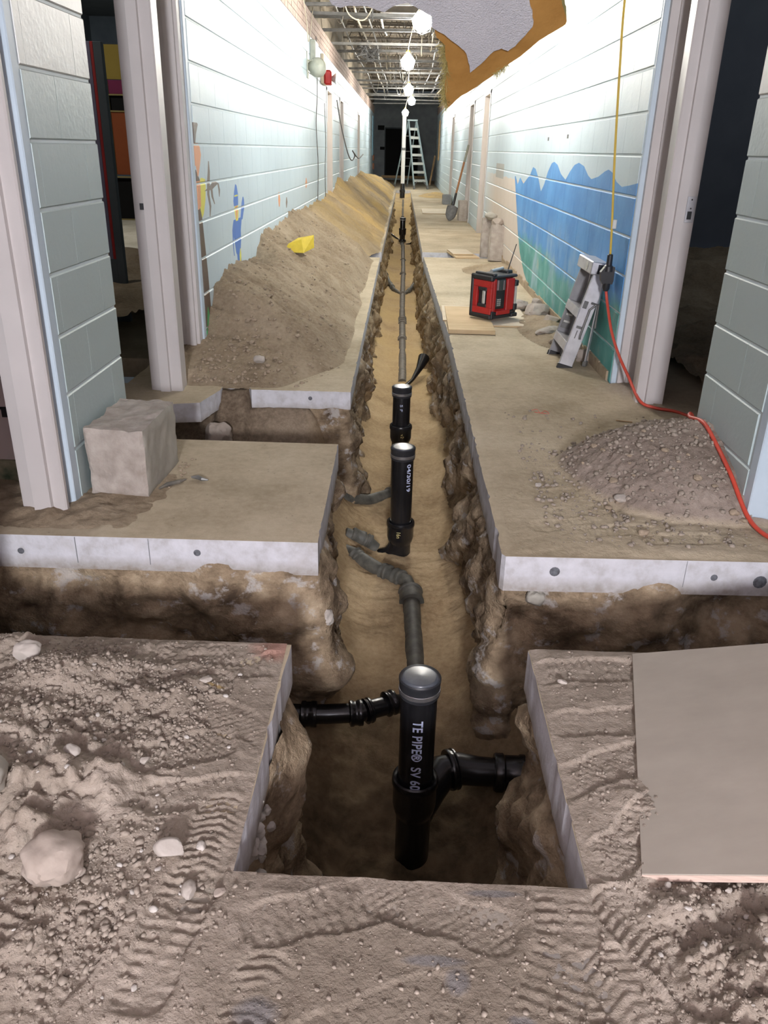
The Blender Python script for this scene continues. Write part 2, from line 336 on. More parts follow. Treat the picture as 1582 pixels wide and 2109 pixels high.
def mural_right():
    m, nt, p, col, P = paint_base('mural_paint_right', PAINT); x, y, z = xyz(nt, p)
    wob = mth(nt, 'MULTIPLY', mth(nt, 'SUBTRACT', nz(nt, 6, 3, p), 0.5), 0.05); L = nt.links
    # beige band at the far end of the mural
    bg = mth(nt, 'MULTIPLY', mth(nt, 'LESS_THAN', mth(nt, 'ADD', z, wob), 0.95), mth(nt, 'GREATER_THAN', y, 7.8))
    mr = nt.nodes.new('ShaderNodeMapRange'); mr.inputs[1].default_value = 13.2; mr.inputs[2].default_value = 11.5; L.new(y, mr.inputs[0])
    col = mix(nt, mth(nt, 'MULTIPLY', bg, mth(nt, 'MULTIPLY', mr.outputs[0], 0.9)), col, (0.66, 0.56, 0.48))
    top = [(4.55, 1.09), (4.758, 1.068), (4.918, 1.055), (5.052, 1.077), (5.174, 1.123), (5.281, 1.138), (5.376, 1.125), (5.535, 1.091), (5.733, 1.07), (5.847, 1.09), (6.006, 1.143), (6.196, 1.163), (6.35, 1.146), (6.494, 1.099), (6.638, 1.037), (6.854, 1.073), (7.038, 1.135), (7.204, 1.156), (7.322, 1.145), (7.476, 1.077), (7.613, 0.97), (7.752, 0.906), (7.974, 1.011), (8.18, 1.083), (8.354, 1.096), (8.516, 1.018), (8.713, 0.977), (8.917, 0.928), (9.205, 0.981), (9.363, 0.906), (9.582, 0.983), (9.70, 0.975)]
    edge = [(-0.05, 7.75), (0.015, 7.863), (0.128, 8.351), (0.27, 8.748), (0.438, 9.022), (0.709, 9.336), (0.968, 9.646), (1.2, 9.7)]
    mk = mth(nt, 'MULTIPLY', mth(nt, 'LESS_THAN', z, curve_of(nt, y, top)), mth(nt, 'LESS_THAN', y, curve_of(nt, z, edge)))
    gl = [(4.5, 0.49), (5.6, 0.41), (6.5, 0.38), (7.1, 0.45), (7.9, 0.47), (9.0, 0.44)]
    d = mth(nt, 'ADD', mth(nt, 'SUBTRACT', curve_of(nt, y, gl), z), mth(nt, 'MULTIPLY', mth(nt, 'SUBTRACT', nz(nt, 5, 4, p), 0.5), 0.22))
    mr2 = nt.nodes.new('ShaderNodeMapRange'); mr2.inputs[1].default_value = -0.03; mr2.inputs[2].default_value = 0.07; L.new(d, mr2.inputs[0])
    blue = ramp(nt, nz(nt, 3, 4, p), [(0.35, (0.065, 0.24, 0.56)), (0.65, (0.10, 0.32, 0.66))])
    green = ramp(nt, nz(nt, 5, 5, p), [(0.35, (0.05, 0.27, 0.25)), (0.6, (0.12, 0.38, 0.36)), (0.72, (0.30, 0.42, 0.36))])
    pc = mix(nt, mr2.outputs[0], blue, green)
    mp = nt.nodes.new('ShaderNodeMapping'); mp.inputs['Scale'].default_value = (1, 1.6, 1.0); L.new(p, mp.inputs['Vector'])
    ha = ramp(nt, nz(nt, 2.2, 4, mp.outputs[0]), [(0.47, (0, 0, 0)), (0.66, (1, 1, 1))])
    zm = nt.nodes.new('ShaderNodeMapRange'); zm.inputs[1].default_value = 0.75; zm.inputs[2].default_value = 0.45; L.new(z, zm.inputs[0])
    ym = nt.nodes.new('ShaderNodeMapRange'); ym.inputs[1].default_value = 5.0; ym.inputs[2].default_value = 5.8; L.new(y, ym.inputs[0])
    pc = mix(nt, mth(nt, 'MULTIPLY', mth(nt, 'MULTIPLY', ha, 0.75), mth(nt, 'MULTIPLY', zm.outputs[0], ym.outputs[0])), pc, (0.36, 0.52, 0.62))
    sc = ramp(nt, nz(nt, 45, 2, p, 0.8), [(0.70, (0, 0, 0)), (0.71, (1, 1, 1))]); pc = mix(nt, mth(nt, 'MULTIPLY', sc, 0.4), pc, (0.55, 0.65, 0.72))
    col = mix(nt, mk, col, pc)
    for hy, hz in ((7.62, 1.33), (6.73, 1.338)):
        h = mth(nt, 'MULTIPLY', mth(nt, 'LESS_THAN', mth(nt, 'ABSOLUTE', mth(nt, 'SUBTRACT', y, hy)), 0.035), mth(nt, 'LESS_THAN', mth(nt, 'ABSOLUTE', mth(nt, 'SUBTRACT', z, hz)), 0.014))
        col = mix(nt, h, col, (0.05, 0.05, 0.05))
    g = mth(nt, 'MULTIPLY', mth(nt, 'LESS_THAN', mth(nt, 'ABSOLUTE', mth(nt, 'SUBTRACT', y, 11.2)), 0.45), mth(nt, 'LESS_THAN', mth(nt, 'ABSOLUTE', mth(nt, 'SUBTRACT', z, 1.0)), 0.085))
    col = mix(nt, g, col, (0.42, 0.42, 0.40))
    L.new(mth(nt, 'ADD', mth(nt, 'MULTIPLY', mk, 0.1), 0.45), P.inputs['Roughness'])
    L.new(col, P.inputs['Base Color']); return m
def mural_left():
    m, nt, p, col, P = paint_base('mural_paint_left', PAINT); x, y, z = xyz(nt, p); L = nt.links
    br, og, ye, gy, bl = (0.11, 0.075, 0.055), (0.72, 0.33, 0.17), (0.72, 0.68, 0.10), (0.20, 0.17, 0.15), (0.07, 0.19, 0.55)
    sh = [
      (ye, [(0.831, 4.93), (0.896, 4.90), (1.035, 4.95), (1.045, 4.97)], [(0.831, 4.95), (0.849, 4.99), (0.923, 5.055), (0.993, 5.085), (1.035, 5.08), (1.045, 5.0)]),
      (gy, [(0.823, 5.14), (0.88, 5.15), (0.95, 5.11), (1.01, 5.12), (1.074, 5.16), (1.131, 5.187)], [(0.823, 5.16), (0.878, 5.20), (0.95, 5.17), (1.01, 5.20), (1.074, 5.22), (1.131, 5.21)]),
      (gy, [(0.97, 5.04), (1.0, 5.22), (1.02, 5.29)], [(0.97, 5.24), (1.0, 5.44), (1.02, 5.33)]),
      (gy, [(0.885, 5.29), (0.93, 5.22), (0.985, 5.2)], [(0.885, 5.31), (0.93, 5.27), (0.985, 5.26)]),
      (gy, [(0.92, 5.44), (0.96, 5.43), (1.0, 5.41)], [(0.92, 5.455), (0.96, 5.48), (1.0, 5.45)]),
      (br, [(0.15, 4.78), (0.548, 4.78), (0.601, 4.749), (0.666, 4.738), (0.735, 4.745), (0.806, 4.813), (1.037, 4.81), (1.116, 4.834), (1.226, 4.80), (1.271, 4.80), (1.331, 4.78)], [(0.15, 5.03), (0.518, 4.999), (0.662, 4.974), (0.751, 4.958), (0.823, 4.947), (0.896, 4.905), (0.97, 4.95), (1.032, 4.95), (1.088, 4.871), (1.168, 4.861), (1.227, 4.90), (1.273, 4.929), (1.323, 4.985), (1.331, 4.97)]),
      (og, [(1.055, 4.90), (1.113, 4.87), (1.226, 4.83)], [(1.055, 4.92), (1.113, 4.973), (1.167, 5.015), (1.221, 4.991), (1.226, 4.97)]),
      (og, [(0.874, 4.83), (0.95, 4.83), (1.03, 4.822)], [(0.874, 4.86), (0.895, 4.937), (0.96, 4.945), (1.018, 4.959), (1.03, 4.95)]),
      (bl, [(0.42, 5.95), (0.511, 5.93), (0.528, 5.90), (0.619, 5.86), (0.684, 5.80), (0.72, 5.83), (0.748, 5.86)], [(0.42, 6.12), (0.511, 6.06), (0.604, 6.11), (0.658, 6.11), (0.70, 6.14), (0.748, 6.175)]),
      (bl, [(0.73, 6.11), (0.845, 6.19), (0.88, 6.24)], [(0.73, 6.20), (0.813, 6.295), (0.86, 6.29), (0.88, 6.27)]),
      (bl, [(0.515, 5.82), (0.565, 5.80), (0.68, 5.80)], [(0.515, 5.845), (0.565, 5.83), (0.68, 5.85)]),
      (ye, [(0.735, 5.95), (0.79, 5.92), (0.85, 5.92)], [(0.735, 6.03), (0.79, 6.06), (0.85, 6.05)]),
      (og, [(0.75, 5.96), (0.80, 5.955), (0.84, 5.96)], [(0.75, 6.0), (0.80, 6.03), (0.84, 6.02)]),
      (bl, [(0.835, 5.90), (0.87, 5.89), (0.926, 5.93), (0.974, 5.98)], [(0.835, 6.06), (0.87, 6.065), (0.912, 6.07), (0.964, 6.035), (0.974, 6.0)]),
      (ye, [(0.895, 5.93), (0.905, 5.94)], [(0.895, 6.06), (0.905, 6.05)]),
      (ye, [(0.42, 6.02), (0.50, 6.02), (0.54, 6.05)], [(0.42, 6.08), (0.50, 6.08), (0.54, 6.07)]),
      (og, [(0.70, 8.07), (0.76, 8.03), (0.829, 8.07)], [(0.70, 8.12), (0.76, 8.17), (0.829, 8.11)]),
      (gy, [(0.66, 8.57), (0.71, 8.55), (0.757, 8.59)], [(0.66, 8.62), (0.71, 8.68), (0.757, 8.64)]),
      (og, [(0.77, 10.36), (0.82, 10.30), (0.883, 10.38)], [(0.77, 10.42), (0.82, 10.52), (0.883, 10.44)]),
      ((0.05, 0.32, 0.14), [(0.50, 9.0), (0.56, 9.03), (0.60, 9.07)], [(0.50, 9.25), (0.54, 9.2), (0.60, 9.10)]),
      ((0.05, 0.25, 0.16), [(0.30, 6.59), (0.42, 6.60)], [(0.30, 6.66), (0.42, 6.63)]),
      ((0.07, 0.38, 0.14), [(0.10, 4.86), (0.2, 4.88), (0.32, 4.93)], [(0.10, 5.05), (0.2, 5.0), (0.32, 4.945)]),
    ]
    for c, lo, hi in sh: col = mix(nt, blob(nt, z, y, lo, hi), col, c)
    L.new(col, P.inputs['Base Color']); return m

M = {}
M['mural_l'] = mural_left(); M['mural_r'] = mural_right()
M['stub'] = paint_base('stub_wall_paint', (0.62, 0.64, 0.62), (0.40, 0.485, 0.485), 1.42)[0]
M['pink'] = simple('pink_wall_paint', (0.58, 0.48, 0.46), (0.52, 0.43, 0.42), 3, 0.6)
M['mortar'] = simple('painted_mortar', (0.60, 0.68, 0.71), (0.50, 0.58, 0.60), 5, 0.6)
M['post'] = simple('door_frame_paint', (0.56, 0.53, 0.52), (0.50, 0.47, 0.46), 3, 0.42, bst=0.15, bsc=30)
M['bluetrim'] = simple('pale_blue_paint', (0.52, 0.62, 0.70), (0.46, 0.56, 0.64), 5, 0.5, bst=0.3, bsc=40)
M['greytrim'] = simple('recess_grey_paint', (0.36, 0.36, 0.36), (0.30, 0.30, 0.30), 5, 0.6)
M['slab'] = slab_mats()
M['earth'] = earth_mat('trench_earth')
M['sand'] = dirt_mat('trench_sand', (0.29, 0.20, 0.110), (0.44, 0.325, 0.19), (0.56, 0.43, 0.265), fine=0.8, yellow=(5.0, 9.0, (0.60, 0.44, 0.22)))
M['dirt'] = dirt_mat('foreground_dirt', (0.205, 0.170, 0.135), (0.305, 0.258, 0.210), (0.40, 0.345, 0.29))
M['heap'] = dirt_mat('heaped_dirt', (0.20, 0.150, 0.10), (0.31, 0.245, 0.17), (0.40, 0.325, 0.235), yellow=(9.0, 12.5, (0.56, 0.40, 0.18)))
M['heapcrumb'] = simple('heap_crumb', (0.40, 0.32, 0.235), (0.27, 0.21, 0.15), 60, 0.95)
M['heap2'] = heap_by_height('right_heap_dirt')
M['stone'] = simple('field_stone', (0.50, 0.46, 0.42), (0.36, 0.32, 0.28), 14, 0.85, bst=0.4, bsc=50, bd=0.003)
M['stone2'] = simple('brown_stone', (0.42, 0.36, 0.31), (0.30, 0.25, 0.21), 14, 0.9, bst=0.4, bsc=50, bd=0.003)
M['pebble'] = simple('pale_pebble', (0.56, 0.53, 0.50), (0.40, 0.37, 0.33), 60, 0.85)
M['crumb'] = simple('dirt_crumb', (0.39, 0.335, 0.28), (0.21, 0.175, 0.14), 90, 0.95)
M['crete'] = simple('rough_concrete', (0.43, 0.385, 0.345), (0.29, 0.25, 0.215), 16, 0.9, bst=0.7, bsc=55, bd=0.006, detail=7)
M['crete2'] = simple('smooth_old_concrete', (0.40, 0.38, 0.33), (0.31, 0.29, 0.25), 9, 0.85, bst=0.35, bsc=60, bd=0.003)
M['greycrete'] = simple('grey_concrete', (0.24, 0.25, 0.26), (0.17, 0.175, 0.18), 10, 0.9, bst=0.3)
M['ply'] = plywood_mat('weathered_plywood', (0.41, 0.37, 0.315), (0.335, 0.30, 0.255), 0.2, (3.0, 9, 9))
M['plyedge'] = plywood_mat('plywood_edge', (0.66, 0.52, 0.44), (0.50, 0.38, 0.32), 0.2, (3, 3, 150))
M['plynew'] = plywood_mat('new_plywood', (0.60, 0.46, 0.29), (0.46, 0.34, 0.20), 0.05)
M['plypale'] = plywood_mat('pale_plywood', (0.64, 0.56, 0.44), (0.52, 0.44, 0.33), 0.05)
M['iron'] = simple('black_cast_iron', (0.012, 0.012, 0.014), (0.006, 0.006, 0.007), 20, 0.24, spec=0.6, bst=0.08, bsc=90)
M['dusty'] = simple('dusty_iron', (0.14, 0.135, 0.115), (0.06, 0.06, 0.052), 25, 0.6, bst=0.2)
M['pipegrey'] = simple('sandy_grey_pipe', (0.19, 0.17, 0.14), (0.09, 0.085, 0.075), 18, 0.65, bst=0.2)
M['rubber'] = simple('black_rubber', (0.03, 0.032, 0.036), (0.02, 0.02, 0.024), 30, 0.35)
M['capglass'] = simple('dusty_cap', (0.10, 0.11, 0.13), (0.045, 0.05, 0.06), 25, 0.28, spec=0.7)
M['steel'] = simple('band_steel', (0.62, 0.62, 0.64), (0.45, 0.45, 0.47), 30, 0.28, metal=0.9)
M['letter'] = simple('stencil_paint', (0.55, 0.60, 0.78), (0.42, 0.47, 0.66), 40, 0.6)
M['chalk'] = simple('yellow_chalk', (0.75, 0.66, 0.30), (0.6, 0.5, 0.2), 40, 0.8)
M['alu'] = simple('scuffed_aluminium', (0.62, 0.62, 0.65), (0.46, 0.46, 0.49), 14, 0.42, metal=0.55)
M['aludark'] = simple('ladder_inner', (0.30, 0.30, 0.31), (0.22, 0.22, 0.23), 14, 0.55, metal=0.3)
M['red'] = simple('red_plastic', (0.50, 0.022, 0.02), (0.40, 0.015, 0.015), 12, 0.4)
M['blackpl'] = simple('black_plastic', (0.025, 0.025, 0.028), (0.015, 0.015, 0.017), 12, 0.45)
M['silver'] = simple('silver_bar', (0.60, 0.60, 0.56), (0.5, 0.5, 0.47), 12, 0.35, metal=0.4)
M['cordred'] = simple('red_cord_jacket', (0.60, 0.075, 0.045), (0.52, 0.06, 0.035), 20, 0.45)
M['cordyel'] = simple('yellow_cord_jacket', (0.68, 0.47, 0.06), (0.6, 0.4, 0.05), 20, 0.5)
M['wire'] = simple('grey_wire', (0.17, 0.17, 0.17), (0.10, 0.10, 0.10), 20, 0.6)
M['whitewire'] = simple('cream_wire', (0.66, 0.60, 0.48), (0.55, 0.50, 0.4), 20, 0.6)
M['galv'] = simple('galvanised_steel', (0.24, 0.24, 0.23), (0.13, 0.13, 0.125), 9, 0.5, metal=0.5)
M['joist'] = simple('joist_paint', (0.24, 0.21, 0.17), (0.15, 0.13, 0.11), 6, 0.7)
M['deck'] = simple('ceiling_deck', (0.28, 0.235, 0.17), (0.17, 0.145, 0.11), 3, 0.9)
M['plaster'] = simple('textured_plaster', (0.80, 0.80, 0.87), (0.74, 0.74, 0.81), 6, 0.9, bst=1.0, bsc=130, bd=0.006)
M['papered'] = simple('kraft_facing', (0.62, 0.33, 0.09), (0.50, 0.25, 0.06), 6, 0.75, bst=0.4, bsc=20, bd=0.01)
M['wool'] = simple('glass_wool', (0.62, 0.53, 0.22), (0.42, 0.34, 0.12), 30, 0.95, bst=0.9, bsc=80, bd=0.01)
M['brickband'] = simple('pink_brick', (0.48, 0.37, 0.32), (0.36, 0.28, 0.24), 12, 0.85)
M['pvc'] = simple('white_plastic_pipe', (0.80, 0.80, 0.78), (0.72, 0.72, 0.70), 12, 0.4)
M['ladderblue'] = simple('fibreglass_blue', (0.30, 0.38, 0.40), (0.22, 0.29, 0.31), 12, 0.5)
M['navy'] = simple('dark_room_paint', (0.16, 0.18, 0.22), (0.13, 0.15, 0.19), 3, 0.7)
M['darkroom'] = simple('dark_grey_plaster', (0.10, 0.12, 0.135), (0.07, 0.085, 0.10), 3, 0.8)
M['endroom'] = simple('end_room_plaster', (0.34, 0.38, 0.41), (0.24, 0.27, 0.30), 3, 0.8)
M['blackvoid'] = simple('flat_black', (0.008, 0.008, 0.009), (0.005, 0.005, 0.006), 3, 0.9)  # flat black, also painted in for the darkness of openings
M['yellowp'] = simple('ochre_panel', (0.42, 0.30, 0.05), (0.36, 0.26, 0.04), 3, 0.7)
M['magenta'] = simple('magenta_trim', (0.26, 0.02, 0.10), (0.2, 0.015, 0.08), 3, 0.7)
M['orange'] = simple('rust_panel', (0.42, 0.10, 0.025), (0.34, 0.08, 0.02), 3, 0.7)
M['wood'] = simple('bare_timber', (0.52, 0.36, 0.20), (0.38, 0.25, 0.13), 12, 0.8)
M['greenpl'] = simple('green_grey_metal', (0.38, 0.40, 0.34), (0.28, 0.30, 0.26), 12, 0.5)
M['gypsum'] = simple('yellow_tape', (0.72, 0.55, 0.05), (0.6, 0.45, 0.04), 20, 0.6)
M['cream'] = simple('cream_door', (0.66, 0.56, 0.42), (0.58, 0.49, 0.37), 4, 0.6)
m, nt, N_, L_, P_ = newmat('lit_bulb'); P_.inputs['Base Color'].default_value = (1, 1, 1, 1)
P_.inputs['Emission Color'].default_value = (1.0, 0.955, 0.88, 1); P_.inputs['Emission Strength'].default_value = BULB_W; M['bulb'] = m


# ================================================================ SETTING
# ---- floor slabs
floor = empty('floor', kind='structure')
TH = 0.125
def slab(poly, th=TH, chip=0.0, seed=0):
    """poly counter-clockwise; edges get small chips"""
    pts = []
    for i in range(len(poly)):
        a, b = np.array(poly[i], float), np.array(poly[(i + 1) % len(poly)], float)
        L = np.linalg.norm(b - a); n = max(1, int(L / 0.03)) if (chip and L < 30 and max(abs(a[0]), abs(b[0])) < 1.6) else 1
        t = (b - a) / L; nn = np.array([t[1], -t[0]])
        for k in range(n):
            q = a + (b - a) * k / n
            j = -abs(float(vn(q[0] * 30, q[1] * 30, 0, seed + 5))) ** 3 * chip if 0 < k else 0
            pts.append(tuple(q + nn * j))
    m = MB(); n = len(pts)
    V = [(x, y, 0.0) for x, y in pts]
    V2 = [(x, y, -0.003) for x, y in pts]
    V3 = [(x, y, -th - 0.012 * float(fbm(x * 14, y * 14, 0, seed))) for x, y in pts]
    m.V = V + V2 + V3
    m.F = [list(range(n)), list(range(2 * n, 3 * n))[::-1]]; m.M = [0, 1]
    for i in range(n):
        j = (i + 1) % n
        m.F.append([n + i, n + j, j, i]); m.M.append(1)
        m.F.append([2 * n + i, 2 * n + j, n + j, n + i]); m.M.append(1)
    return m.build('concrete_slab', M['slab'], floor)
slab([(-2.6, -6.2), (2.6, -6.2), (2.6, 1.86), (0.374, 1.818), (0.375, 1.056), (-0.276, 1.067), (-0.263, 1.81), (-2.6, 1.82)], chip=0.012, seed=1)
slab([(-2.6, 2.41), (-0.252, 2.424), (-0.257, 3.421), (-2.6, 3.44)], chip=0.012, seed=2)
slab([(-0.83, 4.33), (-0.80, 4.27), (-0.253, 4.272), (-0.255, 10.3), (-1.5, 10.3), (-1.5, 4.33)], chip=0.012, seed=3, th=0.10)
slab([(-2.6, 3.90), (-1.36, 3.90), (-1.02, 4.0), (-0.965, 4.24), (-0.965, 4.33), (-2.6, 4.33)], chip=0.012, seed=8, th=0.10)
slab([(-1.5, 10.85), (-0.25, 10.85), (-0.22, 28.3), (-1.5, 28.3)], seed=4)
slab([(0.378, 2.366), (2.6, 2.40), (2.6, 10.45), (0.285, 10.45), (0.366, 5.8), (0.366, 2.385)], chip=0.012, seed=5)
slab([(0.282, 10.98), (1.5, 10.98), (1.5, 28.3), (0.256, 28.3)], seed=6)
slab([(-3.5, 28.32), (3.5, 28.32), (3.5, 42), (-3.5, 42)], seed=7)
random.seed(21)
for (x, y, z, r) in ((-0.665, 2.4195, -0.050, 0.010), (-1.27, 2.4145, -0.060, 0.009), (0.545, 2.3665, -0.052, 0.014), (1.08, 2.3775, -0.062, 0.011), (1.235, 2.38, -0.075, 0.022), (-0.475, 4.269, -0.040, 0.009)):
    b = MB(); n = 12; b.lathe([(r * 1.25, 0.0), (r, 0.0012), (r * 0.55, 0.0018), (0.0, 0.0012)], n, 0, Matrix.Translation((x, y, z)) @ Matrix.Rotation(PI / 2, 4, 'X'))
    b.build('dowel_end', simple('dark_dowel', (0.16, 0.17, 0.19), (0.07, 0.07, 0.08), 80), floor)
for (x, y) in ((-0.83, 2.4185), (-1.08, 2.4165), (0.98, 2.3755)):
    b = MB(); b.box(x, x + 0.0018, y - 0.0012, y + 0.001, -0.10, -0.002); b.build('joint_line', M['greycrete'], floor)
# ---- earth: trench walls
def earth_wall(path, name, step, zstep, slope, bulges=(), seed=0, zbot=-1.05, amp=0.045):
    P = [np.array(p, float) for p in path]; pts = []
    for a, b in zip(P[:-1], P[1:]):
        L = np.linalg.norm(b - a)
        s_ = step if not callable(step) else None; k = 0.0
        while k < L:
            q = a + (b - a) * k / L; pts.append(q); k += (step if s_ else step(q))
    pts.append(P[-1]); pts = np.array(pts)
    t = np.gradient(pts, axis=0); t /= np.linalg.norm(t, axis=1)[:, None]
    nn = np.stack([-t[:, 1], t[:, 0]], 1)
    ker = 3
    nn = np.array([nn[max(0, i - ker):i + ker + 1].mean(0) for i in range(len(nn))]); nn /= np.linalg.norm(nn, axis=1)[:, None]
    z = np.arange(-0.09, zbot, -zstep)
    X, Z = np.meshgrid(pts[:, 0], z, indexing='ij'); Y, _ = np.meshgrid(pts[:, 1], z, indexing='ij')
    depth = (-Z - 0.09)
    sl = slope(X, Y) if callable(slope) else slope
    d = -0.012 + sl * depth
    wgt = ss(0.0, 0.12, depth)
    blk = np.round(fbm(X * 4.2, Y * 3.2 + Z * 1.5, Z * 6, seed + 40, 2) * 4.5) / 4.5
    d = d + wgt * (amp * fbm(X * 3.1, Y * 3.1, Z * 4.5, seed, 4) * 1.6 + 0.045 * blk + 0.028 * fbm(X * 15, Y * 15, Z * 20, seed + 3, 3)) + 0.01 * fbm(X * 30, Y * 30, Z * 30, seed + 9, 3)
    rid = 1 - np.abs(fbm(X * 6, Y * 5 + Z * 4, Z * 5, seed + 21, 3)) * 2.2
    d = d - wgt * 0.02 * np.clip(rid, 0, 1) ** 3
    dg = np.clip(fbm(Y * 4.5 + Z * 5.5, X * 3 + Z * 1.0, Y * 0.8, seed + 60, 3) + 0.05, -1, 1); d = d + wgt * 0.075 * dg
    for (bx, by, bz, r, h) in bulges:
        rr = np.sqrt((X - bx) ** 2 + (Y - by) ** 2 + ((Z - bz) * 0.8) ** 2) / r
        d = d + h * np.clip(1 - rr ** 2, 0, 1) ** 1.3
    G = np.stack([X + nn[:, 0:1] * d, Y + nn[:, 1:2] * d, Z + 0.02 * fbm(X * 8, Y * 8, Z * 8, seed + 31)], -1)
    return G
ground = empty('ground', kind='structure')
st_near = lambda q: 0.016 if (abs(q[0]) < 1.5 and q[1] < 4.6) else (0.03 if q[1] < 11 else 0.09)
link('earth_face', grid('earth_face', earth_wall([(-2.6, 1.795), (-0.285, 1.79), (-0.30, 1.05), (0.398, 1.035), (0.395, 1.80), (2.6, 1.84)], 'a', st_near, 0.02, lambda X, Y: np.where(Y < 1.78, 0.10, 0.05), [(-0.28, 1.55, -0.25, 0.25, 0.06), (0.4, 1.15, -0.6, 0.35, 0.12), (-0.3, 1.1, -0.6, 0.3, 0.08)], 11), M['earth']), ground)
link('earth_face', grid('earth_face', earth_wall([(-2.6, 3.46), (-0.28, 3.44), (-0.275, 2.45), (-2.6, 2.44)], 'b', st_near, 0.02, 0.06, [(-0.27, 2.5, -0.38, 0.30, 0.10), (-0.27, 2.75, -0.6, 0.3, 0.08), (-0.6, 2.44, -0.25, 0.3, 0.05), (-0.95, 2.44, -0.2, 0.2, 0.04)], 12), M['earth']), ground)
link('earth_face', grid('earth_face', earth_wall([(-0.235, 28.3), (-0.275, 10.0), (-0.275, 4.3), (-2.6, 4.32)], 'c', st_near, 0.025, 0.09, [(-0.27, 4.4, -0.4, 0.35, 0.06)], 13, amp=0.04), M['earth']), ground)
link('earth_face', grid('earth_face', earth_wall([(2.6, 2.42), (0.385, 2.40), (0.375, 5.8), (0.305, 10.0), (0.27, 28.3), (-0.235, 28.3)], 'd', st_near, 0.025, lambda X, Y: np.where(X > 0.45, 0.06, 0.11), [(0.38, 2.5, -0.4, 0.25, 0.06), (0.9, 2.42, -0.25, 0.3, 0.05), (0.38, 3.6, -0.3, 0.3, 0.04)], 14, amp=0.05), M['earth']), ground)
# ---- earth: trench bottom
def zfloor(X, Y):
    z = lerp_tab([(0.8, -0.93), (1.9, -0.92), (2.25, -0.86), (2.7, -0.75), (3.5, -0.72), (9, -0.74), (17, -0.66), (23, -0.42), (26, -0.14), (28.5, -0.10)], Y)
    xm = lerp_tab([(0, 0.05), (9, 0.06), (28, 0.01)], Y)
    d = np.abs(X - xm)
    z = z + 0.10 * ss(0.14, 0.40, d)
    # the cross trenches are shallower
    cl = ss(-0.18, -0.50, X) * ss(1.6, 1.8, Y) * (1 - ss(2.5, 2.6, Y)); z = z + (-0.70 - z) * cl
    cr = ss(0.34, 0.62, X) * ss(1.6, 1.8, Y) * (1 - ss(2.5, 2.6, Y)); z = z + ((-0.86 + 0.24 * ss(2.2, 2.4, Y)) - z) * cr
    c2 = ss(-0.22, -0.42, X) * ss(3.3, 3.42, Y) * (1 - ss(4.35, 4.45, Y)); z = z + (-0.50 - z) * c2
    # spill under the doorway slab
    sp = -0.10 - (4.30 - Y) * 1.05 + 0.10 * ss(-0.78, -0.84, X) * ss(-1.02, -0.96, X)
    sp = np.minimum(sp + 0.05 * fbm(X * 5, Y * 5, 0, 41), np.where((X < -0.82) & (X > -0.98), -0.01, -0.11))
    z = np.where((X < -0.30) & (Y > 3.5) & (Y < 4.5), np.maximum(z, sp - 0.35 * ss(-0.5, -0.3, X)), z)
    # lump of soil on the right of the crossing
    z = z + 0.20 * np.exp(-(((X - 0.43) / 0.10) ** 2 + ((Y - 2.50) / 0.12) ** 2))
    z = z + 0.022 * fbm(X * 3.2, Y * 3.2, 0, 51) + 0.010 * fbm(X * 14, Y * 14, 0, 52, 4)
    pit = 1 - ss(2.3, 2.9, Y); z = z + pit * 0.02 * fbm(X * 22, Y * 22, 0, 53, 3)
    # spade and glove ripples
    z = z + 0.011 * np.abs(fbm(X * 5, Y * 26, 0, 54, 3)) * ss(2.3, 3, Y) + 0.006 * np.abs(fbm(X * 34, Y * 34, 0, 56, 3))
    return z
def ground_grid(x0, x1, y0, y1, rx, ry):
    X, Y = np.meshgrid(np.arange(x0, x1 + rx, rx), np.arange(y0, y1 + ry, ry), indexing='ij')
    return np.stack([X, Y, zfloor(X, Y)], -1)
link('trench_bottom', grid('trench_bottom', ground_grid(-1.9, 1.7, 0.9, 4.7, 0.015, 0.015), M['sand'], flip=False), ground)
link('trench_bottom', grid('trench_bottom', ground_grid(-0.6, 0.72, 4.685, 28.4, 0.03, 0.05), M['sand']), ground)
for x0, x1 in ((-1.5, -0.27), (0.30, 2.6)):
    mb = MB(); mb.box(x0, x1, 10.25, 11.05, -0.3, -0.10, 0); mb.build('trench_bottom', M['greycrete'], ground)

# ---- block walls
BL, BH, BT = 0.4064, 0.2032, 0.14
J = 0.005; JV = 0.0006
_bm = {}
def block_mesh(L, H, T, mat, key):
    k = (round(L, 3), round(H, 3), round(T, 3), key)
    if k not in _bm:
        m = MB(); c = 0.004; d = 0.0009
        # local: x depth (0 = back, T = face), y along, z up ; face with soft arris
        V = [(0, 0, 0), (0, L, 0), (0, L, H), (0, 0, H), (T - c, 0, 0), (T - c, L, 0), (T - c, L, H), (T - c, 0, H),
             (T, d, c), (T, L - d, c), (T, L - d, H - c), (T, d, H - c)]
        F = [(0, 3, 2, 1), (0, 1, 5, 4), (1, 2, 6, 5), (2, 3, 7, 6), (3, 0, 4, 7), (4, 5, 9, 8), (5, 6, 10, 9), (6, 7, 11, 10), (7, 4, 8, 11), (8, 9, 10, 11)]
        m.add(V, F); _bm[k] = (m.me('block', mat), V, F)
    return _bm[k]
